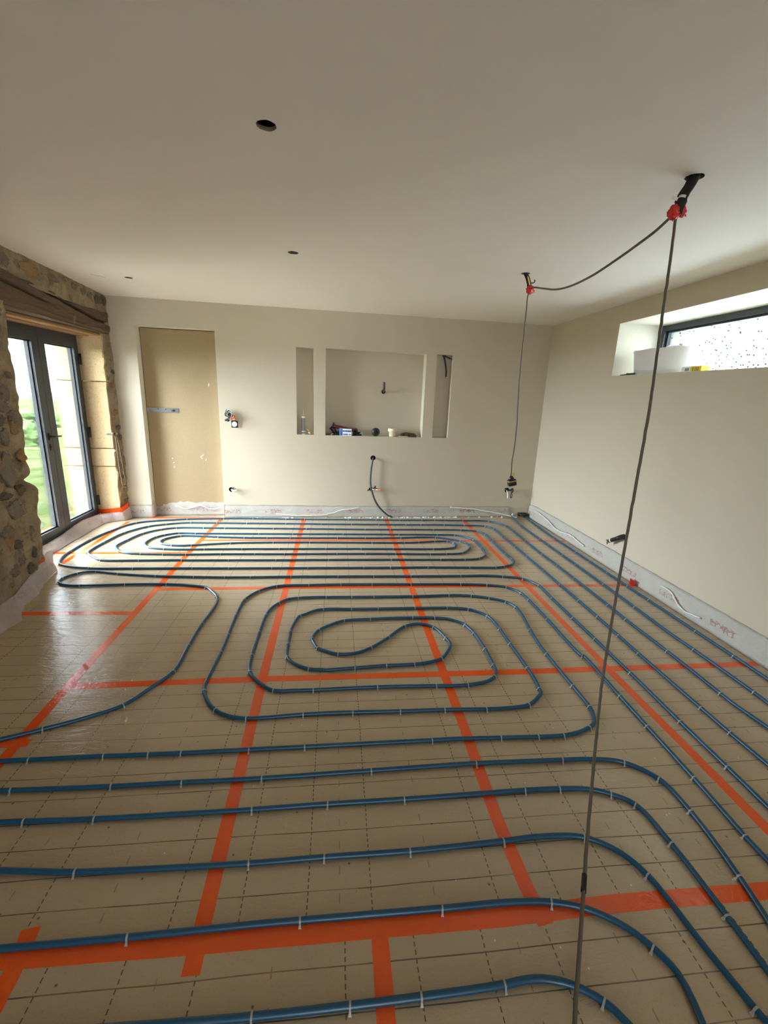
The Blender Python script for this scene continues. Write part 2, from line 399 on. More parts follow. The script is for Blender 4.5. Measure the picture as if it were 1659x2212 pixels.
bm = bm_new(); box(bm, -2.80, 2.80, Y0-.1, 5.95, -.10, 0)
setting('floor', bm, M['floor'], 'floor of tan insulation boards printed with a cut-line grid', 'floor')

# ceiling: a hollow slab with round openings
bm = bm_new()
down = [(-.261, 1.942, .036), (-.307, 3.471, .036), (-1.857, 4.593, .034)]
wire_holes = [(1.409, 3.568, .033), (1.469, 1.997, .036)]
cl = [circ(x, y, r, 26, .0015) for x, y, r in down+wire_holes]
holed(bm, rect(-3.1, 3.45, Y0-.3, 6.2), cl, lambda x, y: Vector((x, y, CEIL)))
for lp in cl: rim(bm, lp, lambda x, y: Vector((x, y, CEIL)), lambda x, y: Vector((x, y, CEIL+.014)), 2)
box(bm, -3.1, 3.45, Y0-.3, 6.2, CEIL+.2, CEIL+.26, 1)
for a in ((-3.15, -3.1, Y0-.3, 6.2), (3.45, 3.5, Y0-.3, 6.2), (-3.1, 3.45, Y0-.35, Y0-.3), (-3.1, 3.45, 6.2, 6.25)):
    box(bm, *a, CEIL, CEIL+.26, 1)
setting('ceiling', bm, [M['ceil'], M['void'], M['board_edge']], 'plain pale ceiling with round spotlight cut-outs', 'ceiling')

# back wall: doorway, three niches, cable holes
bm = bm_new()
DOOR = rect(-2.236, -1.388, .0, 2.213)
niches = [(rect(-.480, -.274, 1.058, 2.078), .12), (rect(-.131, 1.104, 1.057, 2.082), .175), (rect(1.238, 1.445, 1.059, 2.082), .12)]
holes = [circ(.479, .783, .033), circ(-1.292, .357, .030), circ(.462, .377, .026), circ(2.345, .372, .033), circ(-1.262, 1.262, .033)]
outer = [(-2.52, -.1), (-2.236, -.1), (-2.236, 2.213), (-1.388, 2.213), (-1.388, -.1), (2.73, -.1), (2.73, 2.5), (-2.52, 2.5)]
holed(bm, outer, [n[0] for n in niches]+holes, lambda x, z: BW(x, z))
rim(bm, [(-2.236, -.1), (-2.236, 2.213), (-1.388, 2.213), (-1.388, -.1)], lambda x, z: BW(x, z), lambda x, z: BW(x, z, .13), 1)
for lp, d in niches:
    if d > .15:
        hb = circ(.600, 1.612, .027, 20); b0 = hb
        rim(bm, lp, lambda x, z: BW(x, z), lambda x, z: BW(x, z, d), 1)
        holed(bm, lp, [hb], lambda x, z: BW(x, z, d)); rim(bm, hb, lambda x, z: BW(x, z, d), lambda x, z: BW(x, z, d+.02))
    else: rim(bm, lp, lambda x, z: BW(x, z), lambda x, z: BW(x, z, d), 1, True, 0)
for lp in holes: rim(bm, lp, lambda x, z: BW(x, z), lambda x, z: BW(x, z, .018))
box(bm, -3.1, 3.5, .30, .36, -.2, 2.55, 2, lambda x, y, z: BW(x, z, y))
for a in ((-3.1, -2.53), (2.74, 3.5)): box(bm, *a, 0.0, .30, -.2, 2.55, 2, lambda x, y, z: BW(x, z, y))
box(bm, -2.53, 2.74, 0, .30, -.25, -.12, 2, lambda x, y, z: BW(x, z, y))
box(bm, -2.53, 2.74, 0.002, .30, 2.49, 2.56, 2, lambda x, y, z: BW(x, z, y))
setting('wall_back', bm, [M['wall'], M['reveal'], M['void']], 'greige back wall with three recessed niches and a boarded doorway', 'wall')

# right wall with the long high window recess
bm = bm_new()
WY0, WY1, WZ0, WZ1, WD = 2.0, 4.362, 1.8425, 2.328, .455
WIN = rect(WY0, WY1, WZ0, WZ1); side = [circ(3.752, .362, .026)]
holed(bm, rect(Y0-.1, 5.82, -.1, 2.5), [WIN]+side, lambda y, z: RW(y, z))
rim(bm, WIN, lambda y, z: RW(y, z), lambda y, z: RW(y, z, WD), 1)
rim(bm, WIN, lambda y, z: RW(y, z, WD+.002), lambda y, z: RW(y, z, .70), 3)
rim(bm, side[0], lambda y, z: RW(y, z), lambda y, z: RW(y, z, .02))
for a in ((Y0-.1, WY0-.004), (WY1+.004, 5.95)): box(bm, .06, .70, *a, -.2, 2.56, 2, lambda x, y, z: RW(y, z, x))
box(bm, .06, .70, WY0-.004, WY1+.004, -.2, WZ0-.004, 2, lambda x, y, z: RW(y, z, x))
box(bm, .06, .70, WY0-.004, WY1+.004, WZ1+.004, 2.56, 2, lambda x, y, z: RW(y, z, x))
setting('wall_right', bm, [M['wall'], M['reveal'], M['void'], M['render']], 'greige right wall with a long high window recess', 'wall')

bm = bm_new()
box(bm, -3.1, -.1, Y0-.3, Y0, -.2, 2.56); box(bm, .8, 3.45, Y0-.3, Y0, -.2, 2.56); box(bm, -.1, .8, Y0-.3, Y0, 2.1, 2.56); box(bm, -.1, .8, Y0-.3, Y0, -.2, .0)  # unseen opening added behind the camera to let in fill light
setting('wall_rear', bm, M['wall'], 'greige wall behind the viewpoint with an unseen opening added for fill light', 'wall')

# window frame and pane
win = empty('window_1', tuple(RW(3.2, WZ0, WD)), 'long low dark-framed window high in the right wall', 'window', None, 'structure')
def wb(bm, y0, y1, z0, z1, d0=-.012, d1=.06, mi=0): box(bm, d0, d1, y0, y1, z0, z1, mi, lambda x, y, z: RW(y, z, WD+x))
bm = bm_new(); wy0, wy1, wz0, wz1 = WY0+.004, WY1-.004, WZ0+.004, WZ1-.002
wb(bm, wy0, wy1, wz1-.048, wz1); wb(bm, wy0, wy1, wz0, wz0+.022); wb(bm, wy1-.046, wy1, wz0+.022, wz1-.048); wb(bm, wy0, wy0+.046, wz0+.022, wz1-.048)
link('window_frame', bm, M['anthracite'], win, smooth=False)
bm = bm_new(); y0, y1, z0, z1 = wy0+.046, wy1-.046, wz0+.022, wz1-.048
wb(bm, y0, y1, z1-.018, z1, .014, .045); wb(bm, y0, y1, z0, z0+.010, .014, .045); wb(bm, y1-.022, y1, z0+.018, z1-.018, .014, .045); wb(bm, y0, y0+.022, z0+.018, z1-.018, .014, .045)
link('glazing_bead', bm, M['gasket'], win, smooth=False)
bm = bm_new(); wb(bm, y0, y1, z0, z1, .028, .034)
link('pane', bm, M['glass_dirty'], win, smooth=False)

# left stone wall: near pier, strip over the beam, ragged return to the back wall
def rough(p, n, amp=1.0):
    q = p*2.3; w = noise.noise(q)*.032+noise.noise(p*7.5+Vector((3, 1, 2)))*.024+noise.noise(p*18)*.012
    return p+n*(w*amp)
bm = bm_new()
path = [(LX(Y0), Y0), (LX(0), 0), (LX(2.2), 2.2), (LX(3.55), 3.55), (LX(3.68)-.004, 3.70), (LX(3.70)-.05, 3.775), (-2.55, 3.86), (-2.80, 4.0), (-3.05, 3.98)]
def pier_fn(path, z0, z1):
    at, L = polyline([(x, y, 0) for x, y in path])
    def fn(u, v):
        p = at(u); q = at(min(1, u+.004)); q0_ = at(max(0, u-.004)); t = (q-q0_).normalized(); n = Vector((t.y, -t.x, 0))
        p = Vector((p.x, p.y, z0+(z1-z0)*v))
        # worn notch in the corner about 0.8 m up and a bulge below it
        if 3.5 < p.y < 4.0:
            k = math.exp(-((p.z-.82)/.035)**2); p = p-n*(.05*k)
            p = p+n*(.02*math.exp(-((p.z-.70)/.10)**2))
        return rough(p, n, .45 if p.y > 3.86 else .8)
    return fn, L
fn, L = pier_fn(path, -.05, 2.12)
grid(bm, fn, 230, 150)
# over the beam
def over(u, v):
    y = 3.2+(5.56-3.2)*u; z = 2.29+(2.505-2.29)*v; p = Vector((LX(y), y, z)); n = Vector((1, .07, 0)).normalized()
    return rough(p, n, .6)
grid(bm, over, 110, 14)
def over_near(u, v):
    y = Y0+(3.2-Y0)*u; z = 2.05+(2.505-2.05)*v; return rough(Vector((LX(y), y, z)), Vector((1, .07, 0)).normalized(), .6)
grid(bm, over_near, 90, 16)
# ragged vertical return between the cut stones and the plaster
def ret(u, v):
    z = -.02+2.36*v; e = .018*nz(z*5, 3)+.010*nz(z*17, 8)
    a = Vector((-2.535+.5*e, 5.425, z)); b = Vector((LX(5.56)+.004+e, 5.565, z)); p = a.lerp(b, u)
    return rough(p+Vector((.014*math.sin(u*3.1), 0, 0)), Vector((.8, -.6, 0)), .5)
grid(bm, ret, 9, 130)
# masonry mass behind
box(bm, -3.05, -2.50, Y0-.1, 3.72, -.2, 2.52); box(bm, -2.6, -2.24, Y0-.1, 0.0, -.2, 2.52); box(bm, -3.05, -2.56, 3.70, 5.95, 2.36, 2.52)
box(bm, -3.05, -2.78, 5.47, 5.95, -.2, 2.4); box(bm, -2.80, -2.57, 5.46, 5.95, -.2, 2.4)
# stones bedded in the mortar: (y, z, half width, half height, material)
def stone(bm, y, z, a, c, mi, seed, proud=.018, x=None):
    b = bmesh.new(); bmesh.ops.create_icosphere(b, subdivisions=4, radius=1)
    r_ = random.Random(seed); off = Vector((r_.random()*50, r_.random()*50, 0)); rot = r_.uniform(-.5, .5)
    for v in b.verts:
        k = 1+.50*noise.noise(v.co*1.4+off)+.26*noise.noise(v.co*3.6+off)+.08*noise.noise(v.co*9+off); p = v.co*k
        yy = p.y*math.cos(rot)-p.z*math.sin(rot); zz = p.y*math.sin(rot)+p.z*math.cos(rot)
        v.co = Vector(((LX(y) if x is None else x)-.036+min(p.x, .62+.12*nz(p.y*3, p.z*3, seed))*(.06+proud), y+yy*a, z+zz*c))
    for f in b.faces: f.material_index = mi
    add(bm, b)
G, K, RU = 1, 2, 3
seen = [(3.545, 1.49, .055, .062, G), (3.63, 1.61, .025, .03, G), (3.51, 1.39, .06, .04, G), (3.595, 1.325, .055, .045, G), (3.44, 1.30, .04, .05, K),
 (3.46, 1.19, .05, .06, G), (3.585, 1.24, .04, .05, RU), (3.44, .95, .11, .13, G), (3.37, .765, .05, .03, K), (3.55, .775, .05, .04, K), (3.45, .655, .10, .075, G),
 (3.30, .52, .06, .05, G), (3.40, .395, .05, .04, K), (3.575, .27, .025, .05, K), (3.41, .265, .045, .04, G), (3.51, .165, .045, .045, K), (3.57, .45, .04, .04, G),
 (3.62, 1.02, .05, .05, RU), (3.30, .22, .06, .05, G), (3.48, 1.80, .05, .05, G), (3.58, 1.92, .045, .05, G), (3.62, 2.03, .04, .035, G), (3.38, 1.62, .05, .06, K), (3.34, 1.05, .05, .06, RU),
 (3.795, 2.41, .05, .045, G), (4.09, 2.415, .12, .05, RU), (4.42, 2.44, .10, .04, G), (4.82, 2.44, .06, .035, G), (4.99, 2.435, .05, .032, G), (5.13, 2.42, .055, .036, G), (5.34, 2.42, .065, .04, K), (4.63, 2.465, .05, .022, G), (5.48, 2.44, .03, .05, K)]
for i, (y, z, a, c, mi) in enumerate(seen): stone(bm, y, z, a, c, mi, i, .020)
r_ = random.Random(5)
for i in range(90):
    y = r_.uniform(.2, 3.3); stone(bm, y, r_.uniform(.1, 2.3), r_.uniform(.04, .11), r_.uniform(.035, .08), r_.choice((G, G, K, RU)), 100+i, .016)
for i in range(16):
    z = .1+i*.145+r_.uniform(-.03, .03); stone(bm, 5.50+r_.uniform(-.02, .02), z, .035, r_.uniform(.02, .05), r_.choice((RU, K, 0, 0)), 300+i, .022, -2.505)
setting('wall_left', bm, [M['mortar'], M['stone_grey'], M['stone_dark'], M['stone_rust']], 'old rubble stone wall in sandy mortar around the glazed door', 'wall', True)

# cut-stone jamb beside the door
bm = bm_new()
for i, (z0, z1, sh) in enumerate(((-.05, .645, 0), (.652, .852, .004), (.860, 1.592, -.003), (1.600, 2.10, .003))):
    b = bmesh.new(); box(b, -3.05, -2.535+sh, 5.418-sh, 5.60, z0, z1)
    bmesh.ops.subdivide_edges(b, edges=b.edges[:], cuts=9, use_grid_fill=True)
    for v in b.verts:
        e = Vector((0, 0, 0)); q = v.co
        e.y = noise.noise(q*6)*.004+noise.noise(q*19)*.003
        if q.x > -2.6: e.x = noise.noise(q*9+Vector((5, 0, 0)))*.016+noise.noise(q*30)*.008
        v.co = q+e
    bmesh.ops.bevel(b, geom=[e for e in b.edges if e.calc_face_angle(0) > 1.0], offset=.006, segments=2, affect='EDGES')
    add(bm, b)
auto_smooth(setting('trim_1', bm, M['stone_cut'], 'jamb of pale yellow cut stone blocks beside the glazed door', 'door jamb', True), 40)

# old timber beam over the door, with a long open crack, and the paler battens under it
def beam(u, v):
    y = 3.35+(5.50-3.35)*u; top = 2.335+.022*math.sin(u*7.0)+.03*nz(u*9, 2); bot = 2.098+.004*nz(u*11, 5)
    z = bot+(top-bot)*v; x = LX(y)+.020
    x += .010*nz(y*1.6, z*14, 1)+.006*nz(y*6, z*60, 4)-.05*smooth_step(.86, 1.0, v)-.02*smooth_step(.14, 0, v)
    zc = 2.206+.10*smooth_step(5.45, 4.05, y)+.006*nz(y*7, 0); d = z-zc
    w = .010+.004*nz(y*5, 9)
    if y > 4.0: x -= .085*math.exp(-(d/(w*1.15))**2)*smooth_step(4.0, 4.3, y)
    if 0 < d: x -= .008*smooth_step(4.0, 4.4, y)
    zc2 = 2.215+.05*smooth_step(4.3, 3.6, y)
    if y < 4.45: x -= .05*math.exp(-((z-zc2)/.007)**2)*smooth_step(4.45, 4.2, y)
    return Vector((x, y, z))
bm = bm_new(); grid(bm, beam, 190, 46); box(bm, -2.72, -2.46, 3.35, 3.8, 2.10, 2.36); box(bm, -2.74, -2.515, 3.8, 5.50, 2.10, 2.36)
b0 = [Vector((LX(3.35)+.0, 3.35, 2.098)), Vector((LX(5.5)+.005, 5.50, 2.098)), Vector((-2.62, 5.50, 2.10)), Vector((-2.62, 3.35, 2.10))]
bm.faces.new([bm.verts.new(p) for p in b0])
setting('trim_2', bm, M['beam'], 'weathered dark timber beam with a long crack over the glazed door', 'beam', True)
bm = bm_new()
for x0, x1, z0, z1, s in ((-2.655, -2.545, 2.072, 2.097, 0), (-2.86, -2.66, 2.064, 2.105, 2)):
    def bat(u, v, x0=x0, x1=x1, z0=z0, z1=z1, s=s):
        a = 2*math.pi*v; c, s_ = math.cos(a), math.sin(a); m = max(abs(c), abs(s_)); y = 3.55+1.95*u
        return Vector(((x0+x1)/2+(x1-x0)/2*c/m+.003*nz(y*4, s, v*6), y, (z0+z1)/2+(z1-z0)/2*s_/m+.004*nz(y*3, s+4, v*5)))
    grid(bm, bat, 70, 16)
box(bm, -3.05, -2.865, 3.5, 5.55, 2.066, 2.4)
setting('trim_3', bm, M['batten'], 'pale rough battens under the beam above the glazed door', 'batten', True)

# glazed double door
DX = -2.79
door = empty('door_1', (DX-.03, 4.71, .02), 'dark grey glazed double door in the stone wall', 'door', None, 'structure')
bm = bm_new()
box(bm, DX-.07, DX, 3.93, 3.99, .02, 2.063); box(bm, DX-.07, DX, 5.395, 5.440, .02, 2.063); box(bm, DX-.07, DX, 3.99, 5.395, 2.012, 2.063); box(bm, DX-.07, DX, 3.99, 5.395, .0, .045)
link('door_frame', bm, M['anthracite'], door, smooth=False)
def leaf(y0, y1, gl, gr, name):
    z0, z1, g0, g1 = .048, 2.010, .150, 1.938; x0, x1 = DX-.058, DX+.008
    bm = bm_new(); box(bm, x0, x1, y0, gl, z0, z1); box(bm, x0, x1, gr, y1, z0, z1); box(bm, x0, x1, gl, gr, g1, z1); box(bm, x0, x1, gl, gr, z0, g0)
    bmesh.ops.remove_doubles(bm, verts=bm.verts[:], dist=1e-5)
    lf = link(name, bm, M['anthracite'], door, smooth=False)
    bm = bm_new(); t = .012
    box(bm, x0+.022, x0+.040, gl, gl+t, g0, g1); box(bm, x0+.022, x0+.040, gr-t, gr, g0, g1); box(bm, x0+.022, x0+.040, gl+t, gr-t, g1-t, g1); box(bm, x0+.022, x0+.040, gl+t, gr-t, g0, g0+t)
    link('glazing_bead', bm, M['gasket'], lf, smooth=False)
    bm = bm_new(); box(bm, x0+.026, x0+.034, gl+.004, gr-.004, g0+.004, g1-.004); link('pane', bm, M['glass'], lf, smooth=False)
    return lf
leafL = leaf(3.995, 4.732, 4.11, 4.637, 'door_leaf'); leafR = leaf(4.736, 5.392, 4.832, 5.322, 'door_leaf')
hx = DX+.008
bm = bm_new(); rbox(bm, hx-.002, hx+.008, 4.676, 4.704, 1.02, 1.09, .003)
tube(bm, [(hx, 4.690, 1.056), (hx+.045, 4.690, 1.056)], .009, 12); tube(bm, catmull([(hx+.045, 4.686, 1.056), (hx+.048, 4.72, 1.056), (hx+.047, 4.80, 1.053)], .012), .0085, 12)
link('door_handle', bm, M['black'], leafR)
bm = bm_new(); rbox(bm, hx-.002, hx+.006, 4.678, 4.706, .92, .985, .003); tube(bm, [(hx, 4.692, .955), (hx+.012, 4.692, .955)], .008, 12)
link('lock_plate', bm, M['black'], leafR)
for z in (1.823, 1.038, .25):
    bm = bm_new(); rbox(bm, DX-.002, DX+.022, 5.384, 5.432, z-.055, z+.055, .004); tube(bm, [(DX+.02, 5.412, z-.058), (DX+.02, 5.412, z+.058)], .010, 12)
    link('hinge', bm, M['black'], door)

# outside
bm = bm_new(); grid(bm, lambda u, v: Vector((-3.05-1.9*u, -3+8.1*v, -.09+.012*nz(u*20, v*70))), 40, 120)
tag(link('path', bm, plain('bounce_gravel', (226, 220, 210), .95, var=.06, scale=70, bump=.6), None, (0, 0, 0)), 'pale gravel added outside the stone wall to bounce light indoors', 'path', None, 'structure')  # mostly hidden pale surface, added to bounce daylight up to the ceiling
bm = bm_new()
def gz(x, y): return -.16-.010*max(0, -x-3)+.05*nz(x*.5, y*.5)+.025*nz(x*2.1, y*2.1)
grid(bm, lambda u, v: Vector((-3.05-42*u*u-.0, -20+76*v, gz(-3.05-42*u*u, -20+76*v))), 70, 150)
tag(link('ground', bm, M['grass'], None, (0, 0, 0)), 'patchy green meadow seen through the glazed door', 'grass', None, 'structure')
for i, (x, y, a, h) in enumerate(((-9.2, 13.9, .7, .75), (-11.3, 16.4, 1.0, .65), (-12.3, 19.8, 1.2, .7))):
    b = bmesh.new(); bmesh.ops.create_icosphere(b, subdivisions=5, radius=1)
    for v in b.verts:
        k = 1+.25*noise.noise(v.co*2.2+Vector((i*7, 0, 0)))+.16*noise.noise(v.co*7+Vector((i, 3, 0)))+.1*noise.noise(v.co*17)
        v.co = Vector((x+v.co.x*k*a, y+v.co.y*k*a, gz(x, y)+v.co.z*k*h*.8+.1))
    lab = ('low green bush on the meadow, nearest beyond the glazed door', 'low green bush on the meadow behind the nearest bush', 'low green bush farthest out on the meadow')[i]
    tag(link('bush', b, M['hedge']), lab, 'bush', 'bushes beyond the door')
bm = bm_new()
grid(bm, lambda u, v: Vector((-60+4*nz(u*5, 1), 30+120*u, -3+(1.6+1.6*nz(u*9, 4)+1.2*math.sin(u*5))*v)), 60, 4)
tag(link('hill', bm, M['hill'], None, (0, 0, 0)), 'faint low hill line on the horizon beyond the meadow', 'hill', None, 'structure')

# ------------------------------------------------------------------ tape over the board joints
TZ = [0.0]
def tape(pts, w, label, lift=0, mat='tape', name='tape_strip', group='tape on the board joints'):
    """a strip of adhesive tape lying on the floor along a polyline"""
    at, L = polyline([(x, y, 0) for x, y in pts]); bm = bm_new(); n = max(4, int(L/.04)); ph = rng.random()*40
    z = .0003+lift*.0003
    def fn(u, v):
        p = at(u); t = (at(min(1, u+.01))-at(max(0, u-.01))).normalized(); s = Vector((-t.y, t.x, 0))
        k = (v-.5)*w; k += .0012*nz(u*L*7, ph) if v in (0, 1) else 0
        return p+s*k+Vector((0, 0, z+0.0003*abs(nz(u*L*5, ph, v*3))*(0 < v < 1)))
    grid(bm, fn, n, 4)
    # thin edge down to the board
    for v in (0, 1): grid(bm, lambda u, q: (lambda p: Vector((p.x, p.y, p.z*(1-q))))(fn(u, v)), n, 1)
    return tag(link(name, bm, M[mat]), label, 'tape', group)
W5 = .051
tape([(-2.436, 3.86), (-2.432, 4.5), (-2.442, 5.36)], .048, 'orange tape running toward the back wall, the one nearest the glazed door')
tape([(-1.425, 1.30), (-1.409, 1.737), (-1.418, 2.3), (-1.416, 3.009), (-1.428, 4.455), (-1.402, 5.55)], W5, 'orange tape toward the boarded doorway, glossy where the door light strikes it')
tape([(-.386, .905), (-.392, 1.6), (-.398, 2.4), (-.395, 5.57)], W5, 'orange tape passing the door side of the spiral toward the back wall')
tape([(.668, .945), (.652, 1.05), (.640, 1.3), (.648, 1.9), (.655, 3.5), (.668, 5.62)], W5, 'orange tape crossing the middle of the spiral toward the back wall')
tape([(1.692, .30), (1.689, 1.2), (1.682, 2.2), (1.690, 3.9), (1.70, 5.63)], W5, 'orange tape running between the diagonal pipe runs on the window wall side')
tape([(-2.68, 4.280), (-1.440, 4.284)], .046, 'short orange tape from the glazed door sill under the oval coil', 1)
tape([(-2.29, 5.542), (-1.43, 5.560)], .05, 'orange tape on the floor along the boarded doorway', 1)
tape([(-1.40, 4.672), (.1, 4.690), (.92, 4.695), (1.7, 4.69), (2.70, 4.686)], .045, 'long orange tape lying through the middle of the oval coil', 1)
tape([(-2.24, 3.062), (-1.44, 3.048)], .052, 'short orange tape from the stone pier, half bleached by reflected light', 1)
tape([(-1.40, 3.446), (-.6, 3.457), (1.95, 3.454), (2.708, 3.450)], .046, 'orange tape under the topmost run of the spiral, turned up at the window wall', 1)
tape([(-1.39, 2.221), (-.42, 2.236), (1.05, 2.231), (2.70, 2.238)], W5, 'orange tape crossing the lower half of the spiral to the window wall', 1)
tape([(-1.85, 1.812), (-1.36, 1.818)], .042, 'short orange tape piece joined to the leftmost long tape below the S-shaped pipe bend', 2)
tape([(-1.55, .995), (-.9, .986), (-.4, .980), (.53, .976), (.94, .986), (1.45, .982), (2.70, .975)], .053, 'wide orange tape across the whole floor, nearest the camera', 1)
tape([(-.889, 1.06), (-.872, .95), (-.858, .30)], .05, 'orange tape stub leaving the front tape toward the camera at the left edge', 2)
tape([(.147, .96), (.146, .60), (.140, .10)], W5, 'orange tape leaving the front tape toward the camera near the middle', 2)
# red tab stuck up on the edge strip
bm = bm_new(); grid(bm, lambda u, v: Vector((2.668+.004*math.sin(v*3), 3.415+.07*u, .003+.052*v+.004*nz(u*5, v*5))), 6, 6)
bmesh.ops.solidify(bm, geom=bm.faces[:], thickness=.0015)
tag(link('tape_tab', bm, M['redtape']), 'small red tape tab folded up against the window wall edge strip', 'tape')

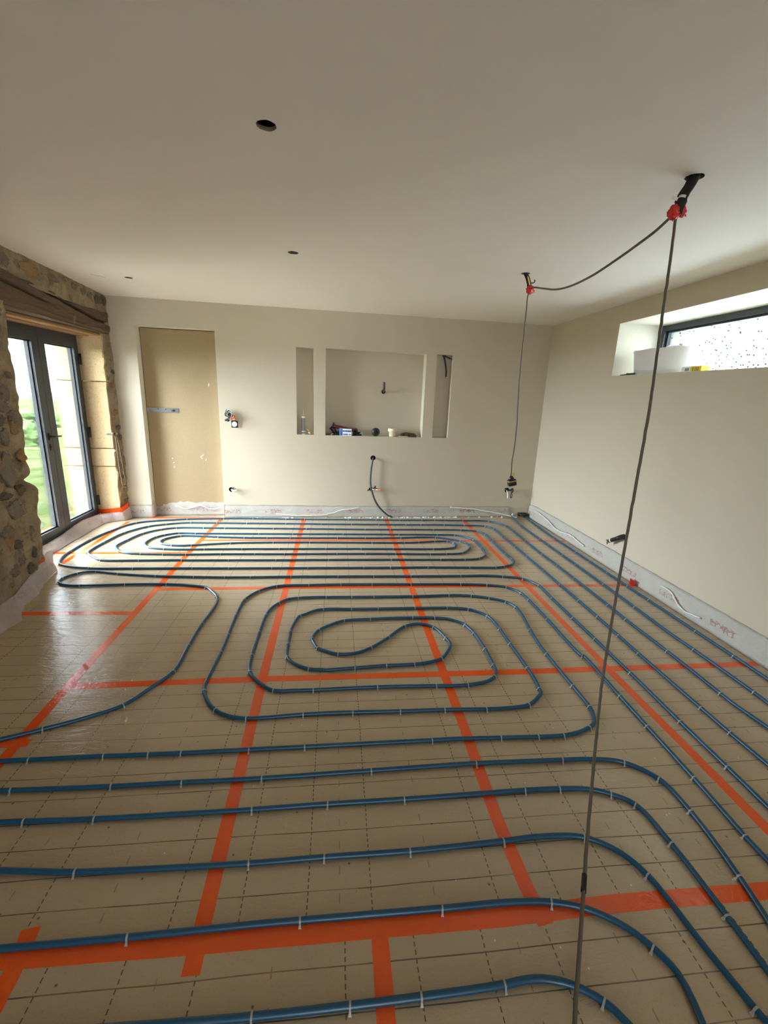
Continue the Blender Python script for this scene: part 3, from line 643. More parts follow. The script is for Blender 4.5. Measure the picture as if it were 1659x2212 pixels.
# ------------------------------------------------------------------ heating pipes, traced run by run ("c" marks a clip, "#" opens a run)
PR = .0095
PIPES = {
    'wall': '''#P1 2.651,5.914 2.632,5.703 2.617,5.482c 2.604,5.249c 2.593,4.769c 2.598,4.285c 2.599,4.017c 2.598,3.710c 2.601,3.405c 2.603,3.129c 2.604,2.628c 2.606,2.311c 2.604,2.070''',
    'corner': '''#P2 2.441,5.697 2.413,5.516 2.395,5.300c 2.389,4.979c 2.394,4.736c 2.395,4.513c 2.398,4.190c 2.399,3.924c 2.397,3.445c 2.395,3.010c 2.387,2.636 2.394,2.398c 2.399,1.957c 2.394,1.867''',
    'back': '''#P3 2.211,1.692 2.189,1.883 2.190,1.958c 2.195,2.387c 2.188,2.814c 2.193,3.050c 2.195,3.584c 2.193,3.899c 2.185,4.217c 2.186,4.657c 2.191,5.043c 2.177,5.258c #r1 2.021,5.465c 1.676,5.489c 1.299,5.496c 1.127,5.495c 0.834,5.487c 0.525,5.489c 0.169,5.489c -0.382,5.488c -0.616,5.493c -1.024,5.500c -1.374,5.491c -1.801,5.451c -1.873,5.434 -2.322,5.270c -2.460,4.935c -2.511,4.651c -2.519,4.300c -2.506,4.155 -2.466,4.038 #r10 -2.429,3.975c -2.311,3.914 -2.139,3.875c -1.769,3.865c -1.366,3.865 -1.266,3.864c -0.949,3.860c -0.569,3.861c -0.244,3.861c 0.269,3.861c 0.522,3.862c 0.881,3.867c 1.283,3.858c 1.541,3.857c 1.630,3.877c 1.738,3.935c 1.792,4.021 #r3 1.794,4.081c 1.789,4.230c 1.789,4.639c 1.790,4.893c 1.729,5.018c 1.532,5.065c 1.193,5.077c 0.661,5.072c 0.358,5.071c 0.002,5.075c -0.335,5.080c -0.717,5.085c -1.268,5.089c -1.507,5.093c -1.805,5.087c -1.951,5.019c -2.086,4.863c -2.149,4.635c -2.175,4.458 #r8 -2.146,4.399c -2.083,4.312c -1.985,4.254 -1.853,4.234c -1.642,4.220c -1.479,4.214 -1.429,4.214c -1.108,4.226c -0.784,4.227c -0.496,4.227c 0.023,4.234c 0.310,4.236c 0.619,4.234c 0.977,4.225c 1.147,4.230c 1.324,4.255c 1.412,4.350 #r5 1.464,4.438c 1.463,4.563 1.408,4.641c 1.153,4.773c 0.744,4.755c 0.340,4.741c 0.028,4.739c -0.489,4.735c -0.737,4.734c -0.983,4.737c -1.261,4.759c -1.476,4.787 -1.664,4.789c -1.798,4.668c -1.802,4.597 #r6 -1.765,4.533c -1.652,4.486c -1.562,4.474 -1.459,4.486c -1.086,4.554c -0.650,4.582c -0.267,4.588c 0.405,4.584c 0.761,4.585c 0.922,4.600c 1.112,4.630c 1.256,4.634c 1.319,4.576c 1.324,4.506 #r7 1.279,4.424c 1.171,4.391 1.043,4.380c 0.611,4.381c 0.274,4.383c -0.092,4.384c -0.564,4.379c -0.934,4.375c -1.298,4.366c -1.524,4.358 -1.687,4.372c -1.851,4.422c #r4 -1.927,4.524c -1.936,4.623 -1.902,4.743c -1.843,4.816c -1.714,4.890c -1.535,4.883c -0.850,4.878c -0.475,4.879c 0.095,4.881c 0.741,4.878c 1.194,4.875c 1.404,4.864c 1.494,4.809 1.578,4.687c 1.591,4.536 1.592,4.431c 1.575,4.269 #r9 1.552,4.193c 1.454,4.097c 1.300,4.072c 1.049,4.067c 0.556,4.071c -0.058,4.069c -0.557,4.062c -0.998,4.061c -1.419,4.064c -1.432,4.067 -1.800,4.060c -2.133,4.072c -2.246,4.159 #r2 -2.341,4.265c -2.353,4.371 -2.339,4.552c -2.285,4.883c -2.129,5.132c -1.968,5.226c -1.823,5.280 -1.711,5.297c -1.409,5.296c -1.059,5.291c -0.594,5.289c -0.165,5.281c 0.204,5.277c 0.543,5.277c 0.881,5.278c 1.073,5.280c 1.376,5.284c 1.633,5.273c #P4 1.898,5.233c 1.972,5.116c 1.977,4.825c 1.985,4.454c 1.988,4.155c 1.990,3.772c 1.992,3.452c 1.991,3.135c 1.990,2.863c 1.984,2.591c 1.979,2.370c 1.976,1.850c 1.976,1.666c 1.981,1.469''',
    'return': '''#P5 1.772,1.269 1.776,1.469c 1.778,1.756c 1.786,2.170c 1.786,2.398c 1.788,2.555c 1.786,2.848c 1.786,3.183c 1.787,3.436c #r11 1.700,3.586c 1.529,3.640c 1.347,3.662 1.142,3.658c 0.683,3.657c 0.347,3.660c 0.030,3.662c -0.377,3.663c -0.720,3.654c -0.937,3.656c -1.194,3.669c -1.515,3.693c -1.840,3.748c -2.038,3.797c -2.119,3.789 -2.174,3.753c -2.232,3.648c #S -2.215,3.572c -2.173,3.536 -2.102,3.514 -2.022,3.506c -1.688,3.523c -1.364,3.521c -1.217,3.503 -1.034,3.452c -0.966,3.375 -0.909,3.283c -0.883,3.194 -0.882,3.048 -0.899,2.859c -0.904,2.586c -0.905,2.315c -0.979,2.168 -1.058,2.041c -1.191,1.959 -1.344,1.891c -1.490,1.834 -1.567,1.806''',
    'spiral': '''#P6 1.563,1.068 1.562,1.158c 1.573,1.423c 1.580,1.734c 1.585,1.966c 1.591,2.362 1.584,2.363c 1.579,2.840c 1.575,3.162c 1.561,3.287c #t1 1.478,3.408c 1.318,3.457c 1.092,3.478c 0.654,3.484c 0.320,3.490c 0.055,3.491c -0.212,3.484c -0.476,3.464c -0.606,3.370c #l1 -0.685,3.219c -0.695,3.094 -0.696,2.972c -0.690,2.703c -0.687,2.502c -0.694,2.287 -0.695,2.175 -0.686,2.133c -0.644,2.045 #b1 -0.589,1.978c -0.519,1.933 -0.425,1.910c -0.356,1.909 -0.149,1.921c -0.045,1.924 0.101,1.923c 0.344,1.918c 0.576,1.916c 0.624,1.915 0.797,1.908c 0.928,1.911 1.037,1.928c 1.111,1.982 1.152,2.025 #q2 1.156,2.054c 1.167,2.139 1.171,2.250c 1.167,2.520c 1.166,2.710c 1.159,2.818 1.139,2.905c #t3 1.026,3.014c 0.916,3.038 0.864,3.042c 0.613,3.045c 0.332,3.043c 0.131,3.044c -0.081,3.047c -0.154,3.019 -0.207,2.974 -0.245,2.949c -0.274,2.854 #l3 -0.290,2.731c -0.289,2.576c -0.288,2.490 -0.279,2.428c -0.234,2.363 #b3 -0.142,2.304c -0.054,2.290 -0.052,2.288 0.126,2.301c 0.315,2.316c 0.486,2.322c 0.576,2.337 0.664,2.373c 0.727,2.457 #q4 0.763,2.531 0.751,2.609c 0.698,2.754c #t5 0.606,2.807 0.495,2.774c 0.434,2.715 0.364,2.633c #b4 0.238,2.514c 0.144,2.458 0.027,2.451c -0.042,2.481 -0.099,2.522c -0.129,2.591 #l4 -0.140,2.636c -0.102,2.744c -0.022,2.814 #t4 0.071,2.869c 0.260,2.886c 0.572,2.896c 0.734,2.890c 0.829,2.869 0.922,2.799 #q3 0.934,2.778c 0.964,2.662c 0.976,2.465c 0.972,2.289c 0.966,2.231 #b2 0.937,2.178c 0.877,2.136 0.756,2.111c 0.674,2.108 0.575,2.112c 0.244,2.118c -0.109,2.111c -0.211,2.112 -0.321,2.118c -0.395,2.177 -0.454,2.246 #l2 -0.476,2.290c -0.490,2.358 -0.495,2.458c -0.494,2.730c -0.486,2.965c -0.464,3.073 -0.420,3.155c #t2 -0.362,3.218 -0.280,3.242c -0.080,3.254 -0.062,3.252c 0.139,3.248c 0.314,3.248c 0.631,3.250c 0.933,3.262c 0.975,3.263 1.116,3.246c 1.254,3.201c #q1 1.369,3.131c 1.414,3.038c 1.412,2.912 1.382,2.692c 1.366,2.553 1.360,2.392c 1.362,2.068c 1.364,1.978 1.363,1.892c 1.347,1.830 1.317,1.775 #x1 1.273,1.747c 1.207,1.720 1.116,1.704c 0.987,1.703c 0.801,1.708c 0.572,1.713 0.466,1.712c -0.127,1.708c -0.374,1.707c -0.666,1.706c -0.805,1.707c -0.992,1.710c -1.292,1.709c -1.406,1.708 -1.497,1.708''',
    'n1': '''#n1 -1.418,1.557 -1.304,1.555 -1.263,1.554c -0.886,1.548c -0.614,1.548c -0.293,1.547c 0.166,1.556c 0.635,1.565c 0.788,1.563 1.035,1.559c 1.173,1.555 1.313,1.526c 1.412,1.430c 1.431,1.271c 1.407,1.023c 1.382,0.893''',
    'n2': '''#n2 -1.316,1.417 -1.209,1.414 -1.126,1.412c -0.879,1.405c -0.308,1.403c -0.017,1.407c 0.288,1.407c 0.730,1.414 0.797,1.415c 0.947,1.413c 1.074,1.401 1.152,1.372c 1.225,1.318c 1.253,1.152c 1.260,0.913c 1.259,0.774''',
    'n3': '''#n3 -1.191,1.245 -1.090,1.235 -0.937,1.219 -0.844,1.211c -0.282,1.197c -0.025,1.199c 0.278,1.198c 0.627,1.209c 0.778,1.216 0.937,1.201c 1.035,1.141 1.087,1.053c 1.119,0.850 1.146,0.701c 1.155,0.665''',
    'n4': '''#n4 -1.019,1.007 -0.937,1.007 -0.593,1.007c -0.216,1.011 -0.094,1.011c 0.351,1.009c 0.573,1.009 0.709,0.999c 0.818,0.970 0.915,0.910 0.960,0.856c 0.990,0.793 0.986,0.729 0.977,0.688''',
    'n5': '''#n5 -0.552,0.809 -0.400,0.805 -0.201,0.801c 0.053,0.801c 0.245,0.803c 0.480,0.809c 0.543,0.814 0.597,0.812 0.670,0.793 0.740,0.752c 0.759,0.732 0.777,0.705''',
}
PIPE_LABEL = {
 'wall': 'straight blue heating pipe nearest the window wall, starting in the black corner sleeve',
 'corner': 'straight blue heating pipe second from the window wall, starting in a white corner collar',
 'back': 'blue heating pipe wound into the long flat oval coil along the back wall',
 'return': 'blue heating pipe looping by the stone pier and bending in an S toward the camera',
 'spiral': 'blue heating pipe wound into the central spiral',
 'n1': 'blue heating pipe sweeping past the spiral toward the camera, first one beyond its front row',
 'n2': 'blue heating pipe sweeping in a bend, second one in front of the spiral',
 'n3': 'blue heating pipe sweeping in a bend, third one in front of the spiral',
 'n4': 'blue heating pipe lying along the wide front tape and bending beside the hanging cable',
 'n5': 'blue heating pipe at the very bottom of the view, nearest the camera'}
ORD = ('first second third fourth fifth sixth seventh eighth ninth tenth eleventh twelfth thirteenth fourteenth fifteenth '
       'sixteenth seventeenth eighteenth nineteenth twentieth').split()
RUN = {'P1': ('pipe run nearest the window wall', 'y'), 'S': ('S-shaped pipe bend', 'i'), 'x1': ('front row of the spiral pipe', 'x')}
for i in range(2, 7): RUN['P%d' % i] = ('%s pipe run from the window wall' % ORD[i-1], 'y')
RUN['r1'] = ('pipe row nearest the back wall', 'x')
for i in range(2, 12): RUN['r%d' % i] = ('%s pipe row from the back wall' % ORD[i-1], 'x')
for i in range(1, 6):
    RUN['t%d' % i] = ('%s far run of the spiral' % ORD[i-1], 'x'); RUN['b%d' % i] = ('%s near run of the spiral' % ORD[i-1], 'x')
    RUN['l%d' % i] = ('%s door-side run of the spiral' % ORD[i-1], 'y'); RUN['q%d' % i] = ('%s window-side run of the spiral' % ORD[i-1], 'y')
    RUN['n%d' % i] = ('%s sweeping pipe before the spiral' % ORD[i-1], 'x')
clips = {}; clip_at = []
for key, txt in PIPES.items():
    pts = []; marks = []; run = None
    for tok in txt.split():
        if tok[0] == '#': run = tok[1:]; continue
        c = tok.endswith('c'); x, y = map(float, tok.rstrip('c').split(',')); p = Vector((x, y, PR+.0013))
        if c: marks.append((len(pts), run))
        pts.append(p)
    def off(a, b, d): return a+(a-b).normalized()*d
    n0 = len(pts)
    if key == 'wall': pts = [pts[0]+Vector((-.05, .10, .045))]+[pts[0]+Vector((-.012, .02, .02))]+pts[1:]+[off(pts[-1], pts[-2], 1.2)]; marks = [(i+1, r) for i, r in marks]
    elif key == 'corner': pts = [pts[0]+Vector((-.02, .03, .012))]+pts[1:]+[off(pts[-1], pts[-2], 1.2)]
    elif key == 'back': pts = [off(pts[0], pts[1], .9)]+pts+[off(pts[-1], pts[-2], .9)]; marks = [(i+1, r) for i, r in marks]
    elif key == 'return': pts = [off(pts[0], pts[1], .9)]+pts+[off(pts[-1], pts[-2], .3)]; marks = [(i+1, r) for i, r in marks]
    elif key == 'spiral': pts = [off(pts[0], pts[1], .7)]+pts+[off(pts[-1], pts[-2], .4)]; marks = [(i+1, r) for i, r in marks]
    else: pts = [off(pts[0], pts[1], .3)]+pts+[off(pts[-1], pts[-2], .3)]; marks = [(i+1, r) for i, r in marks]
    cm = catmull(pts, .022)
    # a slight lift between clips, as pipe has
    bm = bm_new(); tube(bm, cm, PR, 12)
    tag(link('heating_pipe', bm, M['pipe'], None, (cm[0].x, cm[0].y, 0)), PIPE_LABEL[key], 'pipe', 'blue floor heating pipes')
    for i, r in marks:
        t = (pts[min(i+1, len(pts)-1)]-pts[max(i-1, 0)]); d0 = (pts[i]-pts[i-1]).normalized(); d1 = (pts[i+1]-pts[i]).normalized(); t = d0+d1
        clips.setdefault(r, []).append((pts[i], math.atan2(t.y, t.x), i))

# hook clips: an arch over the pipe on two barbed feet pressed into the board
bm = bm_new(); ri, ro, hw = PR+.0002, PR+.0022, .0027
for x0, x1 in ((-hw, hw),):
    ring = []
    for k in range(15):
        a = math.pi*(k/14); ring.append(((math.cos(a), math.sin(a))))
    prof = [(-1, -1.0)]
    sec = [(c, s, 0) for c, s in ring]
    outer = [(ro*1.0, -PR*.98)]+[(ro*c, ro*s) for c, s in ring]+[(-ro, -PR*.98)]
    inner = [(ri*1.0, -PR*.98)]+[(ri*c, ri*s) for c, s in ring]+[(-ri, -PR*.98)]
    V = [[bm.verts.new((x, y, z+PR)) for y, z in L] for x in (x0, x1) for L in (outer, inner)]
    m = len(outer)
    for k in range(m-1):
        bm.faces.new((V[0][k], V[0][k+1], V[2][k+1], V[2][k])); bm.faces.new((V[1][k], V[3][k], V[3][k+1], V[1][k+1]))
        bm.faces.new((V[0][k], V[1][k], V[1][k+1], V[0][k+1])); bm.faces.new((V[2][k], V[2][k+1], V[3][k+1], V[3][k]))
    for k in (0, m-1): bm.faces.new((V[0][k], V[2][k], V[3][k], V[1][k]))
for s in (-1, 1):     # barbed foot, flared outwards
    y0, y1, y2 = s*(ro-.0012), s*(ro+.0030), s*(ro+.0062)
    P = [(-.0038, y0, 0), (.0038, y0, 0), (.0048, y2, 0), (-.0048, y2, 0), (-.0030, y0, .0085), (.0030, y0, .0085), (.0034, y1, .0045), (-.0034, y1, .0045)]
    v = [bm.verts.new(p) for p in P]
    for f in ((0, 1, 2, 3), (4, 5, 6, 7), (0, 1, 5, 4), (1, 2, 6, 5), (2, 3, 7, 6), (3, 0, 4, 7)): bm.faces.new([v[i] for i in f])
bmesh.ops.recalc_face_normals(bm, faces=bm.faces[:])
clip0 = link('pipe_clip', bm, M['clip'], None, (0, 0, 0)); auto_smooth(clip0, 40)
todo = []
for r, L in clips.items():
    nm, ax = RUN[r]
    L = sorted(L, key={'x': lambda c: c[0].x, 'y': lambda c: -c[0].y, 'i': lambda c: c[2]}[ax])
    for k, (p, a, i) in enumerate(L):
        way = {'x': 'from the door side', 'y': 'from the back wall', 'i': 'from the stone pier'}[ax]
        todo.append((p.x*p.x+p.y*p.y, p, a, 'grey clip on the %s, %s %s' % (nm, ORD[k], way)))
todo.sort(key=lambda t: t[0])
cr_ = random.Random(3); rest = todo[300:]
for k, (d, p, a, lab) in enumerate(todo[:300]):
    o = clip0 if k == 0 else clip0.copy()
    if k: col.objects.link(o)
    o.location = (p.x, p.y, .0009); o.rotation_euler = (0, 0, a+cr_.uniform(-.12, .12)); tag(o, lab, 'clip', 'grey pipe clips')
if rest:
    bm = bm_new()
    for d, p, a, lab in rest:
        b = bmesh.new(); b.from_mesh(clip0.data); b.transform(Matrix.Translation((p.x, p.y, .0009)) @ Matrix.Rotation(a, 4, 'Z')); add(bm, b)
    tag(link('far_pipe_clip', bm, M['clip']), 'remaining tiny grey clips on the farthest pipe rows by the back wall', 'clip', 'grey pipe clips', 'stuff')

# ------------------------------------------------------------------ foam edge strips and film along the walls
def strip(name, base, top, mat, label, thick=.006, ragged=0.0, n=None, wav=.006, m=8, flap=0):
    """upright strip between two polylines; UV in metres"""
    A, L = polyline(base); B, _ = polyline(top); n = n or max(8, int(L/.018)); ph = rng.random()*30
    bm = bm_new()
    def fn(u, v):
        a, b = A(u), B(u); p = a.lerp(b, v); d = (A(min(1, u+.01))-A(max(0, u-.01))); nrm = Vector((-d.y, d.x, 0)).normalized()
        s = u*L
        k = wav*(nz(s*6, v*2.2, ph)+.5*nz(s*19, v*5, ph+4))*(.25+.75*math.sin(v*math.pi*.9+.25))
        p = p+nrm*k
        if v >= 1: p = p+Vector((0, 0, .004*nz(s*9, ph)))
        if ragged and v <= 0: p = p+(a-b)*(ragged*max(0, nz(s*15, ph+9)+.5*nz(s*45, ph)))
        return p
    grid(bm, fn, n, m, 0, lambda u, v: (u*L, v*(B(u)-A(u)).length))
    bmesh.ops.solidify(bm, geom=bm.faces[:], thickness=thick)
    return tag(link(name, bm, mat), label, 'edge strip', 'white edge strips')
bw = lambda x, z, d: tuple(BW(x, z, d))
rw = lambda y, z, d: tuple(RW(y, z, d))
strip('edge_strip', [bw(-1.385, .001, -.020), bw(.2, .001, -.022), bw(1.5, .001, -.020), bw(2.42, .001, -.024)], [bw(-1.385, .166, -.010), bw(-.1, .152, -.010), bw(1.7, .146, -.010), bw(2.40, .142, -.010)], M['foam'], 'long white edge strip along the foot of the back wall', wav=.007)
strip('edge_strip', [bw(-2.25, .001, .095), bw(-1.39, .001, .088)], [bw(-2.25, .196, .115), bw(-1.39, .186, .115)], M['foam'], 'white edge strip across the foot of the boarded doorway', wav=.010)
strip('edge_strip', [bw(-2.515, .001, -.016), bw(-2.232, .001, -.018), bw(-2.215, .001, .0), bw(-2.218, .001, .09)], [bw(-2.515, .150, -.010), bw(-2.240, .166, -.010), bw(-2.222, .168, .0), bw(-2.222, .185, .10)], M['foam'], 'short white edge strip round the pillar between jamb and boarded doorway', wav=.004)
strip('edge_strip', [rw(5.74, .001, -.045), rw(4.6, .001, -.030), rw(3.4, .001, -.028), rw(2.2, .001, -.026), rw(.3, .001, -.026)], [rw(5.74, .178, -.030), rw(5.60, .188, -.008), rw(3.4, .186, -.008), rw(2.2, .184, -.008), rw(.3, .184, -.008)], M['foam'], 'long white edge strip along the foot of the window wall', wav=.005)
strip('edge_strip', [(-2.70, 5.20, .001), (-2.60, 5.345, .001), (-2.49, 5.395, .001), (-2.455, 5.50, .001)], [(-2.74, 5.30, .098), (-2.62, 5.390, .105), (-2.515, 5.405, .108), (-2.475, 5.515, .150)], M['foam_pink'], 'pinkish edge strip round the foot of the yellow stone jamb', wav=.008)
strip('edge_strip', [(-2.61, 3.98, .001), (-2.64, 4.2, .001), (-2.655, 4.6, .001), (-2.66, 5.0, .001), (-2.655, 5.32, .001)], [(-2.685, 3.98, .075), (-2.715, 4.25, .085), (-2.755, 4.6, .078), (-2.745, 4.95, .125), (-2.735, 5.35, .105)], M['foam_pink'], 'loose wavy edge strip lying against the glazed door sill', wav=.016)
strip('edge_strip', [(-2.375, 3.84, .001), (-2.365, 3.70, .001), (-2.245, 3.37, .001), (-2.235, 3.18, .001), (-2.11, 2.96, .001), (-2.15, 2.55, .001), (-2.13, 1.2, .001)],
      [(-2.405, 3.86, .185), (-2.392, 3.76, .20), (-2.350, 3.45, .105), (-2.335, 3.25, .055), (-2.318, 3.05, .050), (-2.30, 2.6, .09), (-2.20, 1.2, .10)], M['foam_pink'], 'torn wide edge strip spreading from the foot of the near stone pier', wav=.022, ragged=.5, m=16)
# folded film lying loose over the strips
def film(base, top, label, wav=.012):
    return strip('film_fold', base, top, M['film'], label, .0025, 0, None, wav, 6)
n_ = NT('milky_film'); M['film'] = n_.set(n_.mix(n_.noise(12, 4, .6, n_.tc.outputs['UV']), srgb(216, 214, 210), srgb(238, 236, 232)), .28, spec=.6)
def roll(pts, r, label):
    bm = bm_new(); c = catmull(pts, .012); ph = rng.random()*20
    tube(bm, [p+Vector((.006*nz(i*.3, ph), .006*nz(i*.3, ph+5), .008*nz(i*.22, ph+9))) for i, p in enumerate(c)], [r*(.65+.6*abs(nz(i*.17, ph))) for i in range(len(c))], 8)
    return tag(link('film_fold', bm, M['film']), label, 'film', 'crumpled film')
roll([bw(1.55, .135, -.028), bw(1.85, .115, -.035), bw(2.12, .075, -.045), bw(2.32, .040, -.06), bw(2.44, .018, -.09), bw(2.49, .016, -.11)], .010, 'rolled white film tail drooping to the corner pipe collar')
roll([rw(5.55, .14, -.03), rw(5.2, .12, -.04), rw(4.9, .07, -.045), rw(4.6, .10, -.04), rw(4.3, .07, -.04)], .009, 'crumpled film fold on the window wall strip, nearest the corner')
roll([rw(3.15, .125, -.03), rw(3.05, .13, -.03), rw(2.95, .075, -.035), rw(2.86, .05, -.04), rw(2.72, .07, -.035)], .008, 'crumpled film fold on the window wall strip, farther from the corner')
roll([bw(-2.0, .125, .085), bw(-1.85, .09, .08), bw(-1.7, .13, .085), bw(-1.55, .085, .08), bw(-1.42, .12, .085)], .007, 'crumpled film fold on the boarded doorway strip')
roll([bw(-.75, .05, -.035), bw(-.4, .03, -.04), bw(-.1, .045, -.035), bw(.1, .10, -.03), bw(.3, .125, -.028)], .006, 'crumpled film fold on the back wall strip below the niches')
# orange tape holding strips to the stone
def band(pts, w, label, th=.002):
    A, L = polyline(pts); bm = bm_new()
    grid(bm, lambda u, v: A(u)+Vector((.004*nz(u*9, v*3), .004*nz(u*7, v*4, 2), (v-.5)*w+.003*nz(u*12, v))), max(10, int(L/.02)), 5)
    bmesh.ops.solidify(bm, geom=bm.faces[:], thickness=th)
    return tag(link('tape_strip', bm, M['tape']), label, 'tape', 'tape on the strips')
band([(-2.785, 5.400, .108), (-2.66, 5.402, .115), (-2.53, 5.398, .132), (-2.500, 5.425, .150), (-2.480, 5.50, .182)], .060, 'orange tape band round the foot of the yellow stone jamb')
band([(-2.372, 3.70, .165), (-2.368, 3.55, .120), (-2.362, 3.38, .075)], .045, 'orange tape holding the torn strip to the near stone pier')
# foam crumbs at the foot of the back wall strip
bm = bm_new(); r_ = random.Random(11)
for i in range(150):
    x = r_.uniform(-1.3, 2.3) if i < 40 else r_.uniform(.15, 1.65); b = bmesh.new(); bmesh.ops.create_icosphere(b, subdivisions=1, radius=r_.uniform(.004, .011))
    for v in b.verts: v.co *= 1+.5*nz(v.co.x*300+i, v.co.y*300, v.co.z*300)
    p = BW(x, .004, -.045-r_.random()*.02); b.transform(Matrix.Translation(p) @ Matrix.Diagonal((1.8, .9, .8, 1))); add(bm, b)
tag(link('foam_crumbs', bm, M['white_pl']), 'white foam crumbs along the foot of the back wall strip', 'crumbs', None, 'stuff')

# corner sleeve and collar for the two wall pipes
bm = bm_new(); rbox(bm, 2.53, 2.655, 5.70, 5.745, .018, .062, .006)
tube(bm, [(2.545, 5.694, .040), (2.662, 5.688, .040)], .017, 12)
tag(link('pipe_sleeve', bm, M['black']), 'black sleeve in the back corner where the wall pipe starts', 'sleeve')
bm = bm_new(); lathe(bm, [(.011, -.004), (.022, -.004), (.024, .004), (.022, .012), (.0125, .012), (.0115, .004)], 20, 'Y', (0, 0, 0), cap=False)
bm.faces.ensure_lookup_table(); bm.transform(Matrix.Translation((2.464, 5.738, .026)) @ Matrix.Rotation(.45, 4, 'Z'))
tag(link('pipe_collar', bm, M['white_pl']), 'white collar at the start of the second pipe from the window wall', 'collar')

# ------------------------------------------------------------------ boarded doorway
t = empty('chipboard_panel', tuple(BW(-1.81, .0, .118)), 'tall tan chipboard panel closing the doorway in the back wall', 'panel')
bm = bm_new(); box(bm, -2.228, -1.392, .112, .128, .0, 2.206, 0, lambda x, y, z: BW(x, z, y)); link('board', bm, M['chip'], t, smooth=False)
bm = bm_new()
for x, z, a, s in ((-1.515, 1.607, .2, .022), (-1.638, .762, .9, .026), (-1.652, .735, -.6, .02), (-1.60, .71, .3, .012), (-1.98, .67, 1.2, .012), (-1.975, .615, .1, .016), (-1.99, .72, 0, .01)):
    b = bmesh.new(); bmesh.ops.create_icosphere(b, subdivisions=2, radius=1); b.transform(Matrix.Translation(BW(x, z, .111)) @ Matrix.Rotation(a, 4, 'Y') @ Matrix.Diagonal((.005, .0018, s, 1))); add(bm, b)
link('plaster_smear', bm, M['white_pl'], t)
br = bm_new(); f = lambda x, y, z: BW(x, z, y)
for a in ((-2.246, -1.875, .100, .1115, 1.272, 1.276), (-2.246, -1.875, .100, .1115, 1.318, 1.322), (-2.246, -1.875, .1085, .1115, 1.276, 1.318), (-2.246, -1.875, .1005, .105, 1.296, 1.300)): box(br, *a, 0, f)
mb = link('metal_bracket', br, M['steel'], t, smooth=False)
bm = bm_new()
for x in (-2.10, -2.02): lathe(bm, [(.005, 0), (.005, .004), (.002, .006)], 10, 'Y', BW(x, 1.310, .099))
box(bm, -1.955, -1.915, .0985, .1008, 1.286, 1.306, 0, f); link('bracket_screw', bm, M['black'], mb)

# ------------------------------------------------------------------ cables and wires on the walls
def cable(name, pts, r, mat, label, cat='cable', step=.012, parent=None, group=None):
    bm = bm_new(); tube(bm, catmull(pts, step), r, 10)
    if parent is not None: return link(name, bm, mat, parent)
    return tag(link(name, bm, mat), label, cat, group)
cable('conduit', [BW(.479, .783, .12), BW(.479, .783, .03), BW(.474, .778, -.04), BW(.458, .69, -.055), BW(.449, .56, -.055), BW(.452, .45, -.056), BW(.472, .36, -.058), BW(.53, .21, -.06), BW(.633, .084, -.06), BW(.70, .035, -.065), BW(.750, .016, -.07)], .0115, M['conduit'], 'dark conduit hanging in an arc from the hole below the niches to the floor', 'conduit')
cable('conduit', [BW(.600, 1.612, .29), BW(.600, 1.612, .18), BW(.600, 1.618, .12), BW(.598, 1.65, .085), BW(.596, 1.70, .075), BW(.594, 1.725, .072)], .014, M['conduit'], 'short dark conduit stub bending up out of the large niche back', 'conduit')
# switch box wires, door side
t = empty('wire_bundle', tuple(BW(-1.26, 1.13, -.03)), 'bundle of looped wires with a small square plate beside the boarded doorway', 'wires')
r_ = random.Random(4); S_ = lambda x, z, d: BW(x, z, d)
for i, (mt, x0, x1, top) in enumerate((('black', -1.305, -1.262, 1.335), ('white_pl', -1.292, -1.240, 1.338), ('green', -1.31, -1.25, 1.318), ('black', -1.285, -1.236, 1.325), ('white_pl', -1.278, -1.228, 1.312), ('black', -1.300, -1.245, 1.305))):
    d = -.02-.008*i
    cable('wire_loop', [S_(-1.262, 1.262, .05), S_(-1.265, 1.255, d*.5), S_(x0, 1.262, d), S_(x0+.004, top-.02, d-.01), S_((x0+x1)/2, top, d-.014), S_(x1, top-.025, d-.01), S_(x1-.01, 1.25, d), S_(x1-.035, 1.215, d+.004)], .0042, M[mt], None, parent=t)
cable('conduit_end', [S_(-1.262, 1.262, .05), S_(-1.250, 1.250, -.02), S_(-1.225, 1.240, -.045), S_(-1.198, 1.262, -.060)], .010, M['orange_pl'], None, parent=t)
cable('conduit_end', [S_(-1.262, 1.262, .05), S_(-1.245, 1.235, -.02), S_(-1.21, 1.222, -.05), S_(-1.188, 1.232, -.065)], .009, M['orange_pl'], None, parent=t)
for p0, p1 in (((-1.30, 1.222), (-1.268, 1.205)), ((-1.285, 1.200), (-1.262, 1.212)), ((-1.312, 1.214), (-1.296, 1.204))):
    cable('connector', [S_(p0[0], p0[1], -.045), S_(p1[0], p1[1], -.05)], .010, M['black'], None, parent=t)
bm = bm_new(); rbox(bm, -1.246, -1.168, -.034, -.024, 1.124, 1.208, .004); bm.transform(Matrix.Identity(4))
for v in bm.verts: v.co = BW(v.co.x, v.co.z, v.co.y)
pl = link('cover_plate', bm, M['gasket'], t)
bm = bm_new(); lathe(bm, [(.030, 0), (.031, -.003), (.026, -.006)], 24, 'Y', BW(-1.207, 1.166, -.034)); link('plate_disc', bm, M['white_pl'], pl)
